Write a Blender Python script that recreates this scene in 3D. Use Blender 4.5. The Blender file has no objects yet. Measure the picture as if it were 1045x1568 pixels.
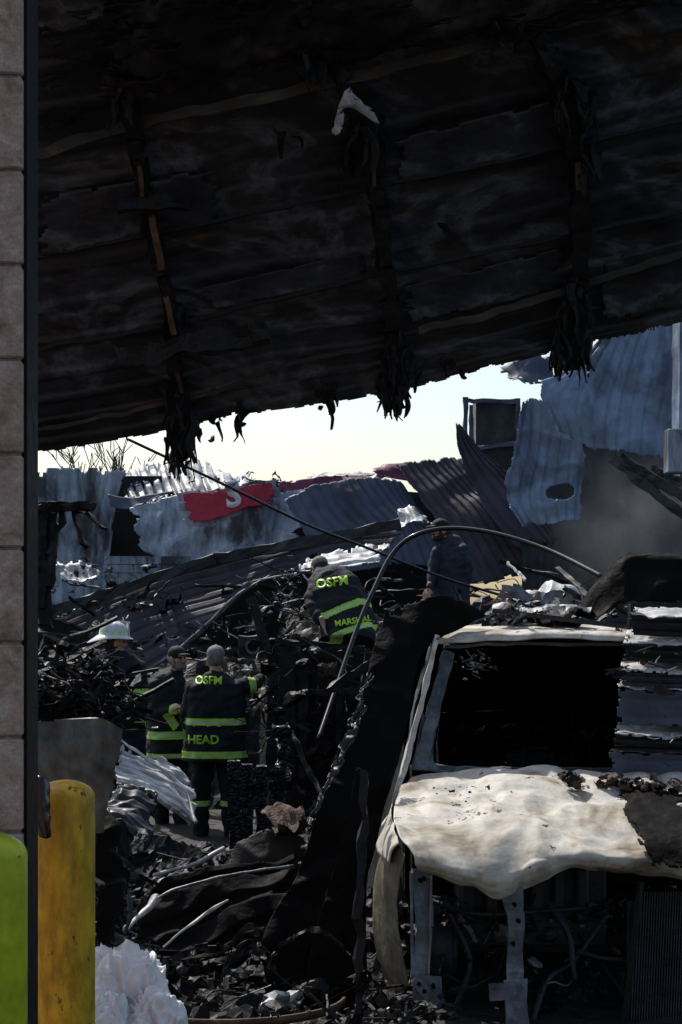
import bpy, bmesh, math, random
from mathutils import Vector, Matrix, noise, Euler
from mathutils.bvhtree import BVHTree
random.seed(7)
V=Vector
EYE=1.7; FOC=2400.0
# back-projection of surveyed sight lines at a known distance y (metres) -> world point
def P(u,v,y): return V(((u-522.5)/FOC*y, y, EYE+(940-v)/FOC*y))
scene=bpy.context.scene
col=scene.collection
# ------------------------------------------------------------------ materials
def M(name, cols, scale=1.5, rough=(.45,.8), metal=0.0, bump=.35, bscale=25, stretch=(1,1,1), crack=0, dirt=.5, spots=None, spec=.3, rot=(0,0,0)):
    m=bpy.data.materials.new(name); m.use_nodes=True
    nt=m.node_tree; N=nt.nodes; L=nt.links
    b=N['Principled BSDF']; b.inputs['Metallic'].default_value=metal
    b.inputs['Specular IOR Level'].default_value=spec
    tc=N.new('ShaderNodeTexCoord'); mp=N.new('ShaderNodeMapping'); mp.inputs['Scale'].default_value=stretch; mp.inputs['Rotation'].default_value=rot
    L.new(tc.outputs['Object'],mp.inputs['Vector'])
    n1=N.new('ShaderNodeTexNoise'); n1.inputs['Scale'].default_value=scale; n1.inputs['Detail'].default_value=9; n1.inputs['Roughness'].default_value=.62; n1.inputs['Distortion'].default_value=.6
    L.new(mp.outputs[0],n1.inputs['Vector'])
    r=N.new('ShaderNodeValToRGB'); e=r.color_ramp.elements
    while len(e)>1: e.remove(e[-1])
    e[0].position=cols[0][0]; e[0].color=(*cols[0][1],1)
    for p,c in cols[1:]:
        q=e.new(p); q.color=(*c,1)
    L.new(n1.outputs['Fac'],r.inputs['Fac'])
    n2=N.new('ShaderNodeTexNoise'); n2.inputs['Scale'].default_value=scale*7; n2.inputs['Detail'].default_value=8; n2.inputs['Roughness'].default_value=.7
    L.new(mp.outputs[0],n2.inputs['Vector'])
    r2=N.new('ShaderNodeMapRange'); r2.inputs['From Min'].default_value=.35; r2.inputs['From Max'].default_value=.65; r2.inputs['To Min'].default_value=1-dirt; r2.inputs['To Max'].default_value=1
    L.new(n2.outputs['Fac'],r2.inputs['Value'])
    mx=N.new('ShaderNodeMix'); mx.data_type='RGBA'; mx.blend_type='MULTIPLY'; mx.inputs[0].default_value=1
    L.new(r.outputs[0],mx.inputs[6]); L.new(r2.outputs[0],mx.inputs[7])
    out=mx.outputs[2]
    if spots:
        vo=N.new('ShaderNodeTexVoronoi'); vo.inputs['Scale'].default_value=spots[0]; vo.inputs['Randomness'].default_value=1
        ns=N.new('ShaderNodeMix'); ns.data_type='RGBA'; ns.inputs[0].default_value=.16
        L.new(tc.outputs['Object'],ns.inputs[6]); L.new(n2.outputs['Color'],ns.inputs[7]); L.new(ns.outputs[2],vo.inputs['Vector'])
        lt=N.new('ShaderNodeMath'); lt.operation='LESS_THAN'; lt.inputs[1].default_value=spots[1]; L.new(vo.outputs['Distance'],lt.inputs[0])
        gt=N.new('ShaderNodeMath'); gt.operation='GREATER_THAN'; gt.inputs[1].default_value=.5; L.new(n1.outputs['Fac'],gt.inputs[0])
        mu=N.new('ShaderNodeMath'); mu.operation='MULTIPLY'; L.new(lt.outputs[0],mu.inputs[0]); L.new(gt.outputs[0],mu.inputs[1])
        m2=N.new('ShaderNodeMix'); m2.data_type='RGBA'; L.new(mu.outputs[0],m2.inputs[0]); L.new(out,m2.inputs[6]); m2.inputs[7].default_value=(*spots[2],1); out=m2.outputs[2]
    L.new(out,b.inputs['Base Color'])
    rr=N.new('ShaderNodeMapRange'); rr.inputs['From Min'].default_value=.3; rr.inputs['From Max'].default_value=.7; rr.inputs['To Min'].default_value=rough[0]; rr.inputs['To Max'].default_value=rough[1]
    L.new(n2.outputs['Fac'],rr.inputs['Value']); L.new(rr.outputs[0],b.inputs['Roughness'])
    bp=N.new('ShaderNodeBump'); bp.inputs['Strength'].default_value=bump; bp.inputs['Distance'].default_value=.015
    n3=N.new('ShaderNodeTexNoise'); n3.inputs['Scale'].default_value=bscale; n3.inputs['Detail'].default_value=6
    L.new(mp.outputs[0],n3.inputs['Vector'])
    h=n3.outputs['Fac']
    if crack:
        vc=N.new('ShaderNodeTexVoronoi'); vc.feature='DISTANCE_TO_EDGE'; vc.inputs['Scale'].default_value=crack; L.new(mp.outputs[0],vc.inputs['Vector'])
        mr=N.new('ShaderNodeMapRange'); mr.inputs['From Max'].default_value=.25; L.new(vc.outputs['Distance'],mr.inputs['Value'])
        ad=N.new('ShaderNodeMath'); ad.operation='ADD'; L.new(h,ad.inputs[0]); L.new(mr.outputs[0],ad.inputs[1]); h=ad.outputs[0]
    L.new(h,bp.inputs['Height']); L.new(bp.outputs[0],b.inputs['Normal'])
    return m
m_roof=M('charred_roof_metal',[(.3,(.004,.004,.006)),(.42,(.013,.014,.019)),(.5,(.024,.026,.034)),(.54,(.07,.078,.095)),(.575,(.028,.029,.034)),(.62,(.018,.016,.015)),(.67,(.05,.042,.032)),(.72,(.11,.118,.135))],scale=1.8,rough=(.4,.7),metal=.1,stretch=(.6,1,1.1),bump=.4,spec=.3,rot=(0,.25,0),dirt=.6)
m_sag=M('burnt_insulation_blanket',[(.3,(.004,.004,.004)),(.5,(.012,.011,.011)),(.62,(.03,.027,.026)),(.72,(.06,.055,.052))],scale=3,rough=(.7,.95),bump=.9,bscale=30,spec=.1)
m_char=M('charred_wood',[(.3,(.003,.003,.003)),(.7,(.010,.010,.011))],scale=3,rough=(.45,.7),bump=.6,bscale=30,spec=.2)
m_char2=M('charred_debris',[(.3,(.003,.003,.003)),(.55,(.009,.009,.009)),(.72,(.022,.019,.017))],scale=3,rough=(.4,.75),bump=.7,bscale=40,spec=.25)
m_soot=M('sooty_sheet',[(.3,(.003,.003,.004)),(.6,(.008,.008,.008)),(.8,(.018,.016,.014))],scale=2,rough=(.4,.7),metal=.0,bump=.4,spec=.25)
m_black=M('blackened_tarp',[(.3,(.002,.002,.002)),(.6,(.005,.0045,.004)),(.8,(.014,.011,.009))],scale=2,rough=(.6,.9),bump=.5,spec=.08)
m_white=M('scorched_white_metal',[(.3,(.02,.02,.024)),(.42,(.07,.07,.08)),(.49,(.27,.31,.37)),(.6,(.45,.51,.58)),(.72,(.55,.6,.66))],scale=1.3,rough=(.4,.65),metal=.0,bump=.25,stretch=(1.3,1,.45),dirt=.5)
m_blue=M('scorched_blue_metal',[(.28,(.035,.03,.045)),(.41,(.10,.125,.18)),(.51,(.24,.31,.42)),(.75,(.33,.42,.55))],scale=1.0,rough=(.4,.65),metal=.0,bump=.15,dirt=.4,stretch=(1,1,.6))
m_brown=M('brown_roof_panel',[(.3,(.022,.018,.024)),(.5,(.056,.045,.06)),(.7,(.085,.072,.09))],scale=.8,rough=(.5,.7),metal=.0,bump=.15,dirt=.3,spec=.2)
m_slate=M('dark_slate_panel',[(.3,(.025,.025,.035)),(.5,(.08,.093,.135)),(.7,(.125,.145,.2))],scale=.8,rough=(.5,.7),metal=.0,bump=.15,dirt=.3,spec=.25)
m_grey=M('burnt_grey_metal',[(.3,(.04,.04,.045)),(.5,(.14,.15,.17)),(.7,(.3,.33,.36))],scale=2.2,rough=(.3,.55),metal=.2,bump=.3)
m_flake=M('peeled_grey_paint',[(.3,(.25,.27,.3)),(.7,(.5,.53,.58))],scale=6,rough=(.5,.7),bump=.3)
m_dgrey=M('smoked_grey_metal',[(.3,(.008,.008,.010)),(.5,(.03,.031,.035)),(.7,(.07,.072,.08))],scale=2.2,rough=(.35,.6),metal=.1,bump=.3)
m_bright=M('bleached_and_sunlit_metal',[(.3,(.2,.18,.17)),(.5,(.52,.51,.49)),(.7,(.75,.74,.72))],scale=2.5,rough=(.35,.6),bump=.3)  # pale metal; also used for painted sun glints and sunlit siding tops
m_hood=M('burnt_hood_paint',[(.3,(.10,.07,.045)),(.38,(.30,.25,.18)),(.45,(.48,.43,.35)),(.53,(.60,.57,.50)),(.6,(.56,.52,.45)),(.66,(.36,.29,.20)),(.75,(.2,.14,.09))],scale=2.6,rough=(.5,.75),bump=.35,bscale=12,dirt=.35,spots=(9,.14,(.03,.018,.012)))
m_cab=M('burnt_cab_metal',[(.3,(.015,.015,.017)),(.5,(.08,.09,.1)),(.65,(.19,.22,.24)),(.8,(.14,.09,.06))],scale=2.6,rough=(.4,.65),metal=.1,bump=.3)
m_tan=M('heat_tanned_metal',[(.3,(.07,.06,.04)),(.5,(.19,.17,.12)),(.7,(.29,.27,.2))],scale=2,rough=(.5,.7),bump=.3)
m_duct=M('smoked_galvanised_sheet',[(.3,(.03,.03,.028)),(.5,(.12,.125,.108)),(.7,(.26,.26,.23))],scale=2.4,rough=(.4,.6),metal=.1,bump=.25,stretch=(1,1,.5))
m_rust=M('rusty_core_timber',[(.3,(.03,.018,.01)),(.55,(.1,.055,.03)),(.75,(.2,.15,.1))],scale=5,rough=(.5,.8))
m_scorch=M('scorched_brown_panel',[(.3,(.006,.005,.004)),(.55,(.022,.014,.01)),(.75,(.05,.034,.024))],scale=3,rough=(.6,.8),bump=.4)
m_beige=M('pale_torn_edge',[(.35,(.015,.014,.011)),(.55,(.035,.03,.022)),(.66,(.10,.088,.06)),(.75,(.15,.13,.09))],scale=3,rough=(.6,.85),stretch=(.5,1,1.5))
m_red=M('red_sign_paint',[(.3,(.12,.01,.02)),(.42,(.45,.02,.05)),(.7,(.6,.03,.07))],scale=1.2,rough=(.35,.55),dirt=.3)
m_mag=M('scorched_magenta_paint',[(.3,(.04,.01,.02)),(.5,(.16,.025,.06)),(.7,(.24,.045,.085))],scale=1.6,rough=(.4,.6))
m_lett=M('white_lettering',[(.3,(.6,.6,.6)),(.7,(.78,.78,.78))],dirt=.15,bump=.05)
m_block=M('pink_aggregate_block',[(.3,(.28,.15,.11)),(.45,(.46,.28,.215)),(.6,(.56,.38,.30)),(.72,(.66,.52,.43))],scale=20,rough=(.8,.95),bump=.35,bscale=90,dirt=.3)
m_mortar=M('mortar',[(.3,(.24,.17,.14)),(.7,(.34,.26,.22))],scale=12,rough=(.85,.95))
m_jamb=M('dark_steel',[(.3,(.005,.005,.006)),(.7,(.013,.012,.013))],scale=3,rough=(.5,.7),spec=.15)
m_yel=M('worn_yellow_paint',[(.3,(.28,.18,.015)),(.5,(.56,.36,.02)),(.75,(.66,.45,.03))],scale=3,rough=(.35,.6),bump=.3,stretch=(1,1,.4),dirt=.6,spots=(16,.17,(.05,.04,.02)))
m_lime=M('lime_bollard_sleeve',[(.3,(.40,.43,.01)),(.7,(.55,.56,.02))],scale=2,rough=(.3,.45),bump=.1,dirt=.4,spots=(14,.12,(.06,.05,.02)))
m_ground=M('ash_covered_concrete',[(.3,(.008,.008,.008)),(.5,(.025,.023,.021)),(.7,(.06,.057,.053))],scale=1.2,rough=(.6,.9),bump=.6,bscale=14)
m_ash=M('wet_ash',[(.3,(.003,.003,.003)),(.5,(.008,.008,.008)),(.7,(.02,.018,.016))],scale=2.2,rough=(.4,.75),bump=.8,bscale=18,spec=.2)
m_plast=M('white_plastic_sheeting',[(.3,(.66,.66,.66)),(.7,(.86,.86,.86))],scale=3,rough=(.3,.45),bump=.25,bscale=9,dirt=.12,spec=.5)
m_coat=M('dark_turnout_cloth',[(.3,(.007,.009,.013)),(.7,(.017,.020,.027))],scale=9,rough=(.7,.9),bump=.4,bscale=60)
m_navy=M('navy_uniform_cloth',[(.3,(.016,.02,.036)),(.7,(.036,.044,.07))],scale=9,rough=(.65,.85),bump=.3,bscale=60)
m_limeb=M('lime_reflective_tape',[(.3,(.4,.75,.04)),(.7,(.55,.9,.08))],scale=9,rough=(.4,.5),bump=.1,dirt=.25)
m_silv=M('silver_reflective_tape',[(.3,(.45,.5,.42)),(.7,(.6,.65,.55))],scale=9,rough=(.3,.4),bump=.1,dirt=.1)
m_skin=M('skin',[(.3,(.42,.22,.15)),(.7,(.55,.31,.22))],scale=14,rough=(.45,.6),bump=.15,dirt=.15)
m_lips=M('lips',[(.3,(.3,.12,.09)),(.7,(.36,.15,.11))])
m_beard=M('grey_beard',[(.3,(.12,.11,.1)),(.7,(.34,.33,.32))],scale=30,rough=(.7,.9),bump=.8,bscale=120)
m_dbeard=M('brown_beard',[(.3,(.03,.018,.012)),(.7,(.08,.05,.035))],scale=30,rough=(.7,.9),bump=.8,bscale=120)
m_capg=M('grey_cap_cloth',[(.3,(.18,.17,.16)),(.7,(.3,.29,.27))],scale=9,rough=(.7,.9))
m_capb=M('black_cap_cloth',[(.3,(.01,.01,.012)),(.7,(.02,.02,.024))],scale=9,rough=(.7,.9))
m_helm=M('white_helmet_shell',[(.3,(.55,.57,.55)),(.7,(.75,.76,.74))],scale=5,rough=(.2,.4),bump=.05,dirt=.25)
m_eye=M('eye',[(.3,(.01,.01,.01)),(.7,(.02,.02,.02))],rough=(.1,.2))
m_bark=M('bare_bark',[(.3,(.05,.042,.038)),(.7,(.12,.1,.085))],scale=5)
m_blackp=M('black_hose_rubber',[(.3,(.006,.006,.006)),(.7,(.014,.014,.014))],scale=8,rough=(.2,.3),spec=.4,bump=.03)
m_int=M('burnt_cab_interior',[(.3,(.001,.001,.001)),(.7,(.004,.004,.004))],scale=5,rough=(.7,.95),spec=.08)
m_foam=M('singed_insulation',[(.3,(.03,.018,.013)),(.5,(.11,.07,.052)),(.7,(.24,.17,.14))],scale=9,rough=(.8,.95),bump=1,bscale=50)
m_gator=M('alligator_char',[(.3,(.004,.004,.006)),(.7,(.014,.015,.02))],scale=3,rough=(.2,.4),crack=16,bump=.8,stretch=(1,1,1.8))

# ------------------------------------------------------------------ helpers
def finish(name, bm, mats, parent=None, smooth=True, thick=0):
    me=bpy.data.meshes.new(name)
    c=V((0,0,0))
    if len(bm.verts):
        for v in bm.verts: c+=v.co
        c/=len(bm.verts)
        for v in bm.verts: v.co-=c
    bm.normal_update(); bm.to_mesh(me); bm.free()
    for m in (mats if isinstance(mats,(list,tuple)) else [mats]): me.materials.append(m)
    if smooth: me.polygons.foreach_set('use_smooth',[True]*len(me.polygons))
    o=bpy.data.objects.new(name,me); col.objects.link(o)
    o.location=c
    if parent: o.parent=parent; o.location=c-parent.location
    if thick:
        s=o.modifiers.new('thickness','SOLIDIFY'); s.thickness=thick; s.offset=0
    return o
def empty(name, loc):
    e=bpy.data.objects.new(name,None); e.empty_display_size=.2; col.objects.link(e); e.location=loc; return e
def spl(p,t):
    n=len(p)-1
    if n==0: return p[0].copy()
    x=min(max(t,0),1)*n; i=min(int(x),n-1); f=x-i
    a=p[i]; b=p[i+1]; z=p[i-1] if i>0 else a*2-b; d=p[i+2] if i+2<=n else b*2-a
    return .5*((2*a)+(b-z)*f+(2*z-5*a+4*b-d)*f*f+(3*a-z-3*b+d)*f*f*f)
def sheet(name, rows, mats, nu=40, nv=40, rib=None, cr=(1.5,.03), fine=(7,.006), ragged=0, thick=.004, holes=0, seed=0, parent=None, smooth=True, matfn=None, bm=None, rs=6, crease=0, cfreq=1.0):
    own=bm is None
    if own: bm=bmesh.new()
    off=V((seed*13.7,seed*5.1,seed*3.3)); g=[]
    colsp=[[spl(r,i/nu) for r in rows] for i in range(nu+1)]
    pos=[[spl(colsp[i],j/nv) for j in range(nv+1)] for i in range(nu+1)]
    for i in range(nu+1):
        rw=[]
        for j in range(nv+1):
            p=pos[i][j]
            du=pos[min(i+1,nu)][j]-pos[max(i-1,0)][j]; dv=pos[i][min(j+1,nv)]-pos[i][max(j-1,0)]
            n=du.cross(dv)
            n=n.normalized() if n.length>1e-9 else V((0,0,1))
            d=noise.noise(p*cr[0]+off)*cr[1]+noise.noise(p*fine[0]+off)*fine[1]
            d+=(abs(noise.noise(p*cr[0]*2.3-off))-.25)*cr[1]*.8
            if crease: d-=abs(noise.noise(V((p.x*1.1+p.z*.9,p.y,p.z*1.6-p.x*.8))*cfreq+off))*crease
            if rib:
                t=(i/nu if rib[0]=='u' else j/nv)*rib[1]; x=t%1.0
                hgt=max(0,1-abs(x-.5)/.2); hgt=min(1,hgt*1.8)
                d+=hgt*rib[2]
            rw.append(bm.verts.new(p+n*d))
        g.append(rw)
    for i in range(nu):
        for j in range(nv):
            if ragged:
                s=(i+.5)/nu; t=(j+.5)/nv; e=min(s,1-s,t,1-t)
                if e<ragged*max(0,noise.noise(V((s*rs+seed,t*rs,seed*.7)))+.5*noise.noise(V((s*rs*3,t*rs*3+seed,1)))+.25): continue
            if holes:
                if noise.noise(pos[i][j]*2.2-off)>1-holes: continue
            f=bm.faces.new((g[i][j],g[i+1][j],g[i+1][j+1],g[i][j+1]))
            if matfn: f.material_index=matfn(i/nu,j/nv)
    if not own: return
    for v in [v for v in bm.verts if not v.link_faces]: bm.verts.remove(v)
    return finish(name,bm,mats,parent,smooth,thick)
def add_box(bm, a, b, w, h, up=V((0,0,1)), seg=1, jit=0, mi=0, seed=0, taper=1):
    ax=(b-a); L=ax.length; ax.normalize(); s=ax.cross(up)
    if s.length<1e-4: s=ax.cross(V((1,0,0)))
    s.normalize(); t=s.cross(ax).normalized()
    rings=[]
    for k in range(seg+1):
        c=a+ax*L*k/seg; sc=1+(taper-1)*k/seg; r=[]
        for sx,tz in((-1,-1),(0,-1),(1,-1),(1,0),(1,1),(0,1),(-1,1),(-1,0)) if jit else ((-1,-1),(1,-1),(1,1),(-1,1)):
            p=c+s*sx*w/2*sc+t*tz*h/2*sc
            if jit: p+=V((noise.noise(p*9+V((seed,0,0))),noise.noise(p*9+V((0,seed,7))),noise.noise(p*9+V((3,0,seed)))))*jit
            r.append(bm.verts.new(p))
        rings.append(r)
    n=len(rings[0])
    for k in range(seg):
        for i in range(n):
            f=bm.faces.new((rings[k][i],rings[k][(i+1)%n],rings[k+1][(i+1)%n],rings[k+1][i])); f.material_index=mi
    f=bm.faces.new(rings[0][::-1]); f.material_index=mi
    f=bm.faces.new(rings[-1]); f.material_index=mi
def beam(name, pts, w, h, mats, parent=None, jit=0, seg=1, up=V((0,0,1))):
    bm=bmesh.new()
    for a,b in zip(pts[:-1],pts[1:]): add_box(bm,a,b,w,h,up,seg,jit,0,seed=random.random()*50)
    return finish(name,bm,mats,parent,smooth=False)
def tube(name, pts, r, m, parent=None, n=60, sides=10, wob=0):
    bm=bmesh.new(); prev=None
    cs=[spl(pts,k/n) for k in range(n+1)]
    for k in range(n+1):
        t=(cs[min(k+1,n)]-cs[max(k-1,0)]).normalized(); s=t.cross(V((0,.3,1))).normalized(); q=s.cross(t)
        ring=[bm.verts.new(cs[k]+(s*math.cos(a)+q*math.sin(a))*r*(1+wob*noise.noise(cs[k]*8+V((a,0,0))))) for a in [2*math.pi*i/sides for i in range(sides)]]
        if prev:
            for i in range(sides): bm.faces.new((prev[i],prev[(i+1)%sides],ring[(i+1)%sides],ring[i]))
        else: bm.faces.new(ring[::-1])
        prev=ring
    bm.faces.new(prev)
    return finish(name,bm,m,parent)
def chunk(bm, c, sc, rot=None, amp=.35, freq=6, mi=0, sub=2):
    r=bmesh.ops.create_icosphere(bm,subdivisions=sub,radius=1)
    rot=rot or Matrix.Identity(3); o=V((random.random()*50,random.random()*50,0))
    for v in r['verts']:
        k=1+amp*noise.noise(v.co*freq*.4+o)*2+amp*.5*noise.noise(v.co*freq+o)
        v.co=c+rot@V((v.co.x*sc[0]*k,v.co.y*sc[1]*k,v.co.z*sc[2]*k))
        for f in v.link_faces: f.material_index=mi
def rrot(r, tilt=math.pi):
    return Euler((r.uniform(-tilt,tilt),r.uniform(-tilt,tilt),r.uniform(-3.14,3.14))).to_matrix()
def scraps(name, fn, n, size, mats, seed=1, kinds='sbc', tilt=.7, parent=None, weights=None):
    r=random.Random(seed); bm=bmesh.new()
    for k in range(n):
        c=fn(r); s=size[0]+(size[1]-size[0])*r.random()**2; kd=r.choice(kinds); mi=r.choices(range(len(mats)),weights)[0]; R=rrot(r,tilt)
        if kd=='s':
            w=s*r.uniform(.5,1.4); h=s*r.uniform(.15,.55); b=r.uniform(-.5,.5)*s
            rows=[]
            for j in range(4):
                rows.append([c+R@V(((i/3-.5)*w+r.uniform(-.1,.1)*s,(j/3-.5)*h+r.uniform(-.1,.1)*s,b*math.sin(j/3*3.1)+r.uniform(-.12,.12)*s)) for i in range(4)])
            sheet('',rows,None,9,7,cr=(5,.05*s),fine=(18,.03*s),ragged=.45,seed=k,bm=bm,matfn=lambda a,b,mi=mi:mi,rs=3)
        elif kd=='b':
            L=s*r.uniform(1,2.6); a=c-R@V((L/2,0,0)); e=c+R@V((L/2,0,0))
            add_box(bm,a,e,s*r.uniform(.04,.12),s*r.uniform(.02,.08),R@V((0,0,1)),seg=8,jit=.05*s,mi=mi,seed=k)
        elif kd=='w':
            L=s*1.5; pts=[c+R@V(((i/4-.5)*L,r.uniform(-.2,.2)*L,r.uniform(-.12,.12)*L)) for i in range(5)]
            q=[spl(pts,i/12) for i in range(13)]
            for a,b in zip(q[:-1],q[1:]): add_box(bm,a,b,.008,.008,mi=mi)
        else:
            chunk(bm,c,(s*.3,s*.22,s*.15),R,mi=mi)
    for v in [v for v in bm.verts if not v.link_faces]: bm.verts.remove(v)
    return finish(name,bm,mats,parent,smooth=False)
def mound(name, x0,x1,y0,y1,h,m,n=90,amp=.12,freq=3,parent=None):
    bm=bmesh.new(); g=[]
    for i in range(n+1):
        rw=[]
        for j in range(n+1):
            x=x0+(x1-x0)*i/n; y=y0+(y1-y0)*j/n; p=V((x,y,0))
            z=h(x,y)
            if z>-.45: z+=amp*(noise.noise(p*freq)+abs(noise.noise(p*freq*2.7))*.8+.3*noise.noise(p*freq*7))
            rw.append(bm.verts.new((x,y,z)))
        g.append(rw)
    for i in range(n):
        for j in range(n): bm.faces.new((g[i][j],g[i+1][j],g[i+1][j+1],g[i][j+1]))
    return finish(name,bm,m,parent,smooth=False)
def ss(a,b,x):
    t=min(max((x-a)/(b-a),0),1); return t*t*(3-2*t)
def tmesh(txt, size, c, right, up, bvh, cast, m, name, parent, off=.006, weight=.02):
    cu=bpy.data.curves.new(name,'FONT'); cu.body=txt; cu.size=1; cu.align_x='CENTER'; cu.align_y='CENTER'; cu.offset=weight; cu.resolution_u=3
    o=bpy.data.objects.new(name,cu); col.objects.link(o); bpy.context.view_layer.update()
    me=bpy.data.meshes.new_from_object(o); bpy.data.objects.remove(o)
    bm=bmesh.new(); bm.from_mesh(me)
    bmesh.ops.triangulate(bm,faces=bm.faces[:])
    for v in bm.verts:
        w=c+right*v.co.x*size+up*v.co.y*size
        hit=bvh.ray_cast(w-cast*1.0,cast,3.0) if bvh else (None,)
        v.co=(hit[0] if hit[0] else w)-cast*off
    return finish(name,bm,m,parent,smooth=False,thick=.002)
def bvh_of(o):
    bm=bmesh.new(); bm.from_mesh(o.data)
    bm.transform(Matrix.Translation(o.location+(o.parent.location if o.parent else V((0,0,0))))); t=BVHTree.FromBMesh(bm); bm.free(); return t

# ------------------------------------------------------------------ camera, sky, sun
cd=bpy.data.cameras.new('camera'); cam=bpy.data.objects.new('camera',cd); col.objects.link(cam); scene.camera=cam
cam.location=(0,0,EYE); cam.rotation_euler=(math.radians(90),0,0)
cd.sensor_fit='VERTICAL'; cd.sensor_height=36; cd.sensor_width=24; cd.lens=FOC/1568*36; cd.shift_y=(940-784)/1568; cd.clip_end=3000
az=math.radians(-30); el=math.radians(50)
S=V((math.sin(az)*math.cos(el),math.cos(az)*math.cos(el),math.sin(el)))
sl=bpy.data.lights.new('sun','SUN'); sl.energy=5; sl.angle=math.radians(.5); sl.color=(1,.96,.9)
so=bpy.data.objects.new('sun',sl); col.objects.link(so); so.rotation_euler=S.to_track_quat('Z','Y').to_euler(); so.location=S*60
w=bpy.data.worlds.new('World'); scene.world=w; w.use_nodes=True; nt=w.node_tree
st=nt.nodes.new('ShaderNodeTexSky'); st.sky_type='NISHITA'; st.sun_disc=False; st.sun_elevation=el; st.sun_rotation=az; st.dust_density=2.2; st.air_density=1.3; st.ozone_density=1.6
nt.links.new(st.outputs[0],nt.nodes['Background'].inputs[0]); nt.nodes['Background'].inputs[1].default_value=.15
scene.view_settings.view_transform='Standard'; scene.view_settings.look='None'; scene.view_settings.exposure=0

# ------------------------------------------------------------------ ground
def gz(y): return -.42*ss(5.0,8.0,y)
bm=bmesh.new(); xs=[-900,-300,-100,-40,-20,-10]+[-8+.25*i for i in range(65)]+[10,20,40,100,300,900]; ys=[-900,-200,-50,-10,-3,0,2,3,4]+[4.5+.25*i for i in range(60)]+[20,24,30,50,100,300,900]
g=[[bm.verts.new((x,y,gz(y)+(.02*noise.noise(V((x,y,0))*2) if 4<y<22 and abs(x)<10 else 0))) for y in ys] for x in xs]
for i in range(len(xs)-1):
    for j in range(len(ys)-1): bm.faces.new((g[i][j],g[i+1][j],g[i+1][j+1],g[i][j+1]))
finish('ground',bm,m_ground)

# ------------------------------------------------------------------ column + jamb + bollards
col_e=empty('concrete_block_column',V((-1.0,3.4,0)))
bm=bmesh.new(); xr=-.672
bh=145/FOC*3.3
z=EYE+(940-1130)/FOC*3.3-bh*8
while z<4.2:
    for (xa,xb) in ((xr-.4,xr),(xr-.81,xr-.41)):
        bb=bmesh.ops.create_cube(bm,size=1)
        for v in bb['verts']: v.co=V(((xa+xb)/2+v.co.x*(xb-xa),3.365+v.co.y*.13,z+bh/2+v.co.z*(bh-.007)))
    z+=bh
bmesh.ops.bevel(bm,geom=bm.edges[:],offset=.004,segments=1,affect='EDGES')
finish('blocks',bm,m_block,col_e,False)
bm=bmesh.new(); add_box(bm,V((xr-.405,3.365,-.1)),V((xr-.405,3.365,4.1)),.115,.8,up=V((1,0,0))); finish('mortar_joints',bm,m_mortar,col_e,False)
bm=bmesh.new()
add_box(bm,V((xr+.004,3.38,0)),V((xr+.004,3.38,4.3)),.12,.006,up=V((1,0,0)))
finish('door_jamb',bm,m_jamb,None,False)
bm=bmesh.new(); add_box(bm,V((xr-5.5,3.4,2.1)),V((xr-.82,3.4,2.1)),.1,4.2); finish('block_wall',bm,m_block,None,False)
def bollard(name,c,r,h,m):
    bm=bmesh.new(); prof=[(r,0)]+[(r,h*k/12) for k in range(1,11)]+[(r,h-.035)]
    for k in range(1,9):
        a=k/8*math.pi/2; prof.append((max(r*math.cos(a),.001),h-.035+.045*math.sin(a)))
    n=40; rings=[[bm.verts.new((c.x+q*math.cos(2*math.pi*i/n),c.y+q*math.sin(2*math.pi*i/n),c.z+zz)) for i in range(n)] for q,zz in prof]
    for a,b in zip(rings[:-1],rings[1:]):
        for i in range(n): bm.faces.new((a[i],a[(i+1)%n],b[(i+1)%n],b[i]))
    bm.faces.new(rings[-1])
    return finish(name,bm,m)
c=P(100,1,4.05); bollard('bollard',V((c.x,4.05,0)),.077,EYE+(940-1200)/FOC*4.05,m_yel)
c=P(-20,1,3.0); bollard('bollard.001',V((c.x,3.0,0)),.077,EYE+(940-1282)/FOC*3.0,m_lime)
sheet('torn_black_strip',[[P(44,1190,3.9),P(62,1188,3.88),P(76,1200,3.9)],[P(48,1230,3.88),P(66,1232,3.86),P(74,1240,3.88)],[P(62,1280,3.88),P(72,1284,3.86),P(80,1278,3.88)]],m_blackp,10,14,cr=(12,.01),thick=.003)
tube('black_cable',[P(50,1200,3.75),P(46,1300,3.7),P(49,1420,3.7),P(46,1500,3.7),P(50,1620,3.7)],.006,m_blackp)

# ------------------------------------------------------------------ collapsed roof
def pw(t,x):
    for (a,b),(c,d) in zip(t[:-1],t[1:]):
        if x<=c: return b+(d-b)*(x-a)/(c-a)
    return t[-1][1]
VB=[(-300,765),(50,697),(300,654),(380,636),(600,600),(760,562),(915,524),(1045,496),(1300,440)]
YD=[(-200,8.75),(0,8.6),(230,8.1),(460,7.6),(700,7.0),(1150,6.0)]
def R(u,v,o=0): return P(u,v,pw(YD,pw(VB,u)-v)-o)
roof=empty('collapsed_roof',V((0,7.6,3.6)))
us=[-300,-100,50,200,300,380,500,600,680,760,840,915,980,1045,1300]
rows=[[R(u,pw(VB,u)-d) for u in us] for d in (0,60,130,230,345,460,580,700,920,1150)]
sheet('roof_underside',rows,m_roof,240,300,rib=('v',17,.012),cr=(1.3,.03),fine=(4,.004),ragged=.012,thick=.006,parent=roof,seed=3,rs=40,crease=.03)
def purl(name,pts,w,m,o=.06,jit=.01):
    bm=bmesh.new(); q=[R(u,v,o) for u,v in pts]; n=14
    c=[spl(q,k/n) for k in range(n+1)]
    for a,b in zip(c[:-1],c[1:]): add_box(bm,a,b,.02,w,seg=6,jit=jit,seed=1)
    return finish(name,bm,m,roof,False)
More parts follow.
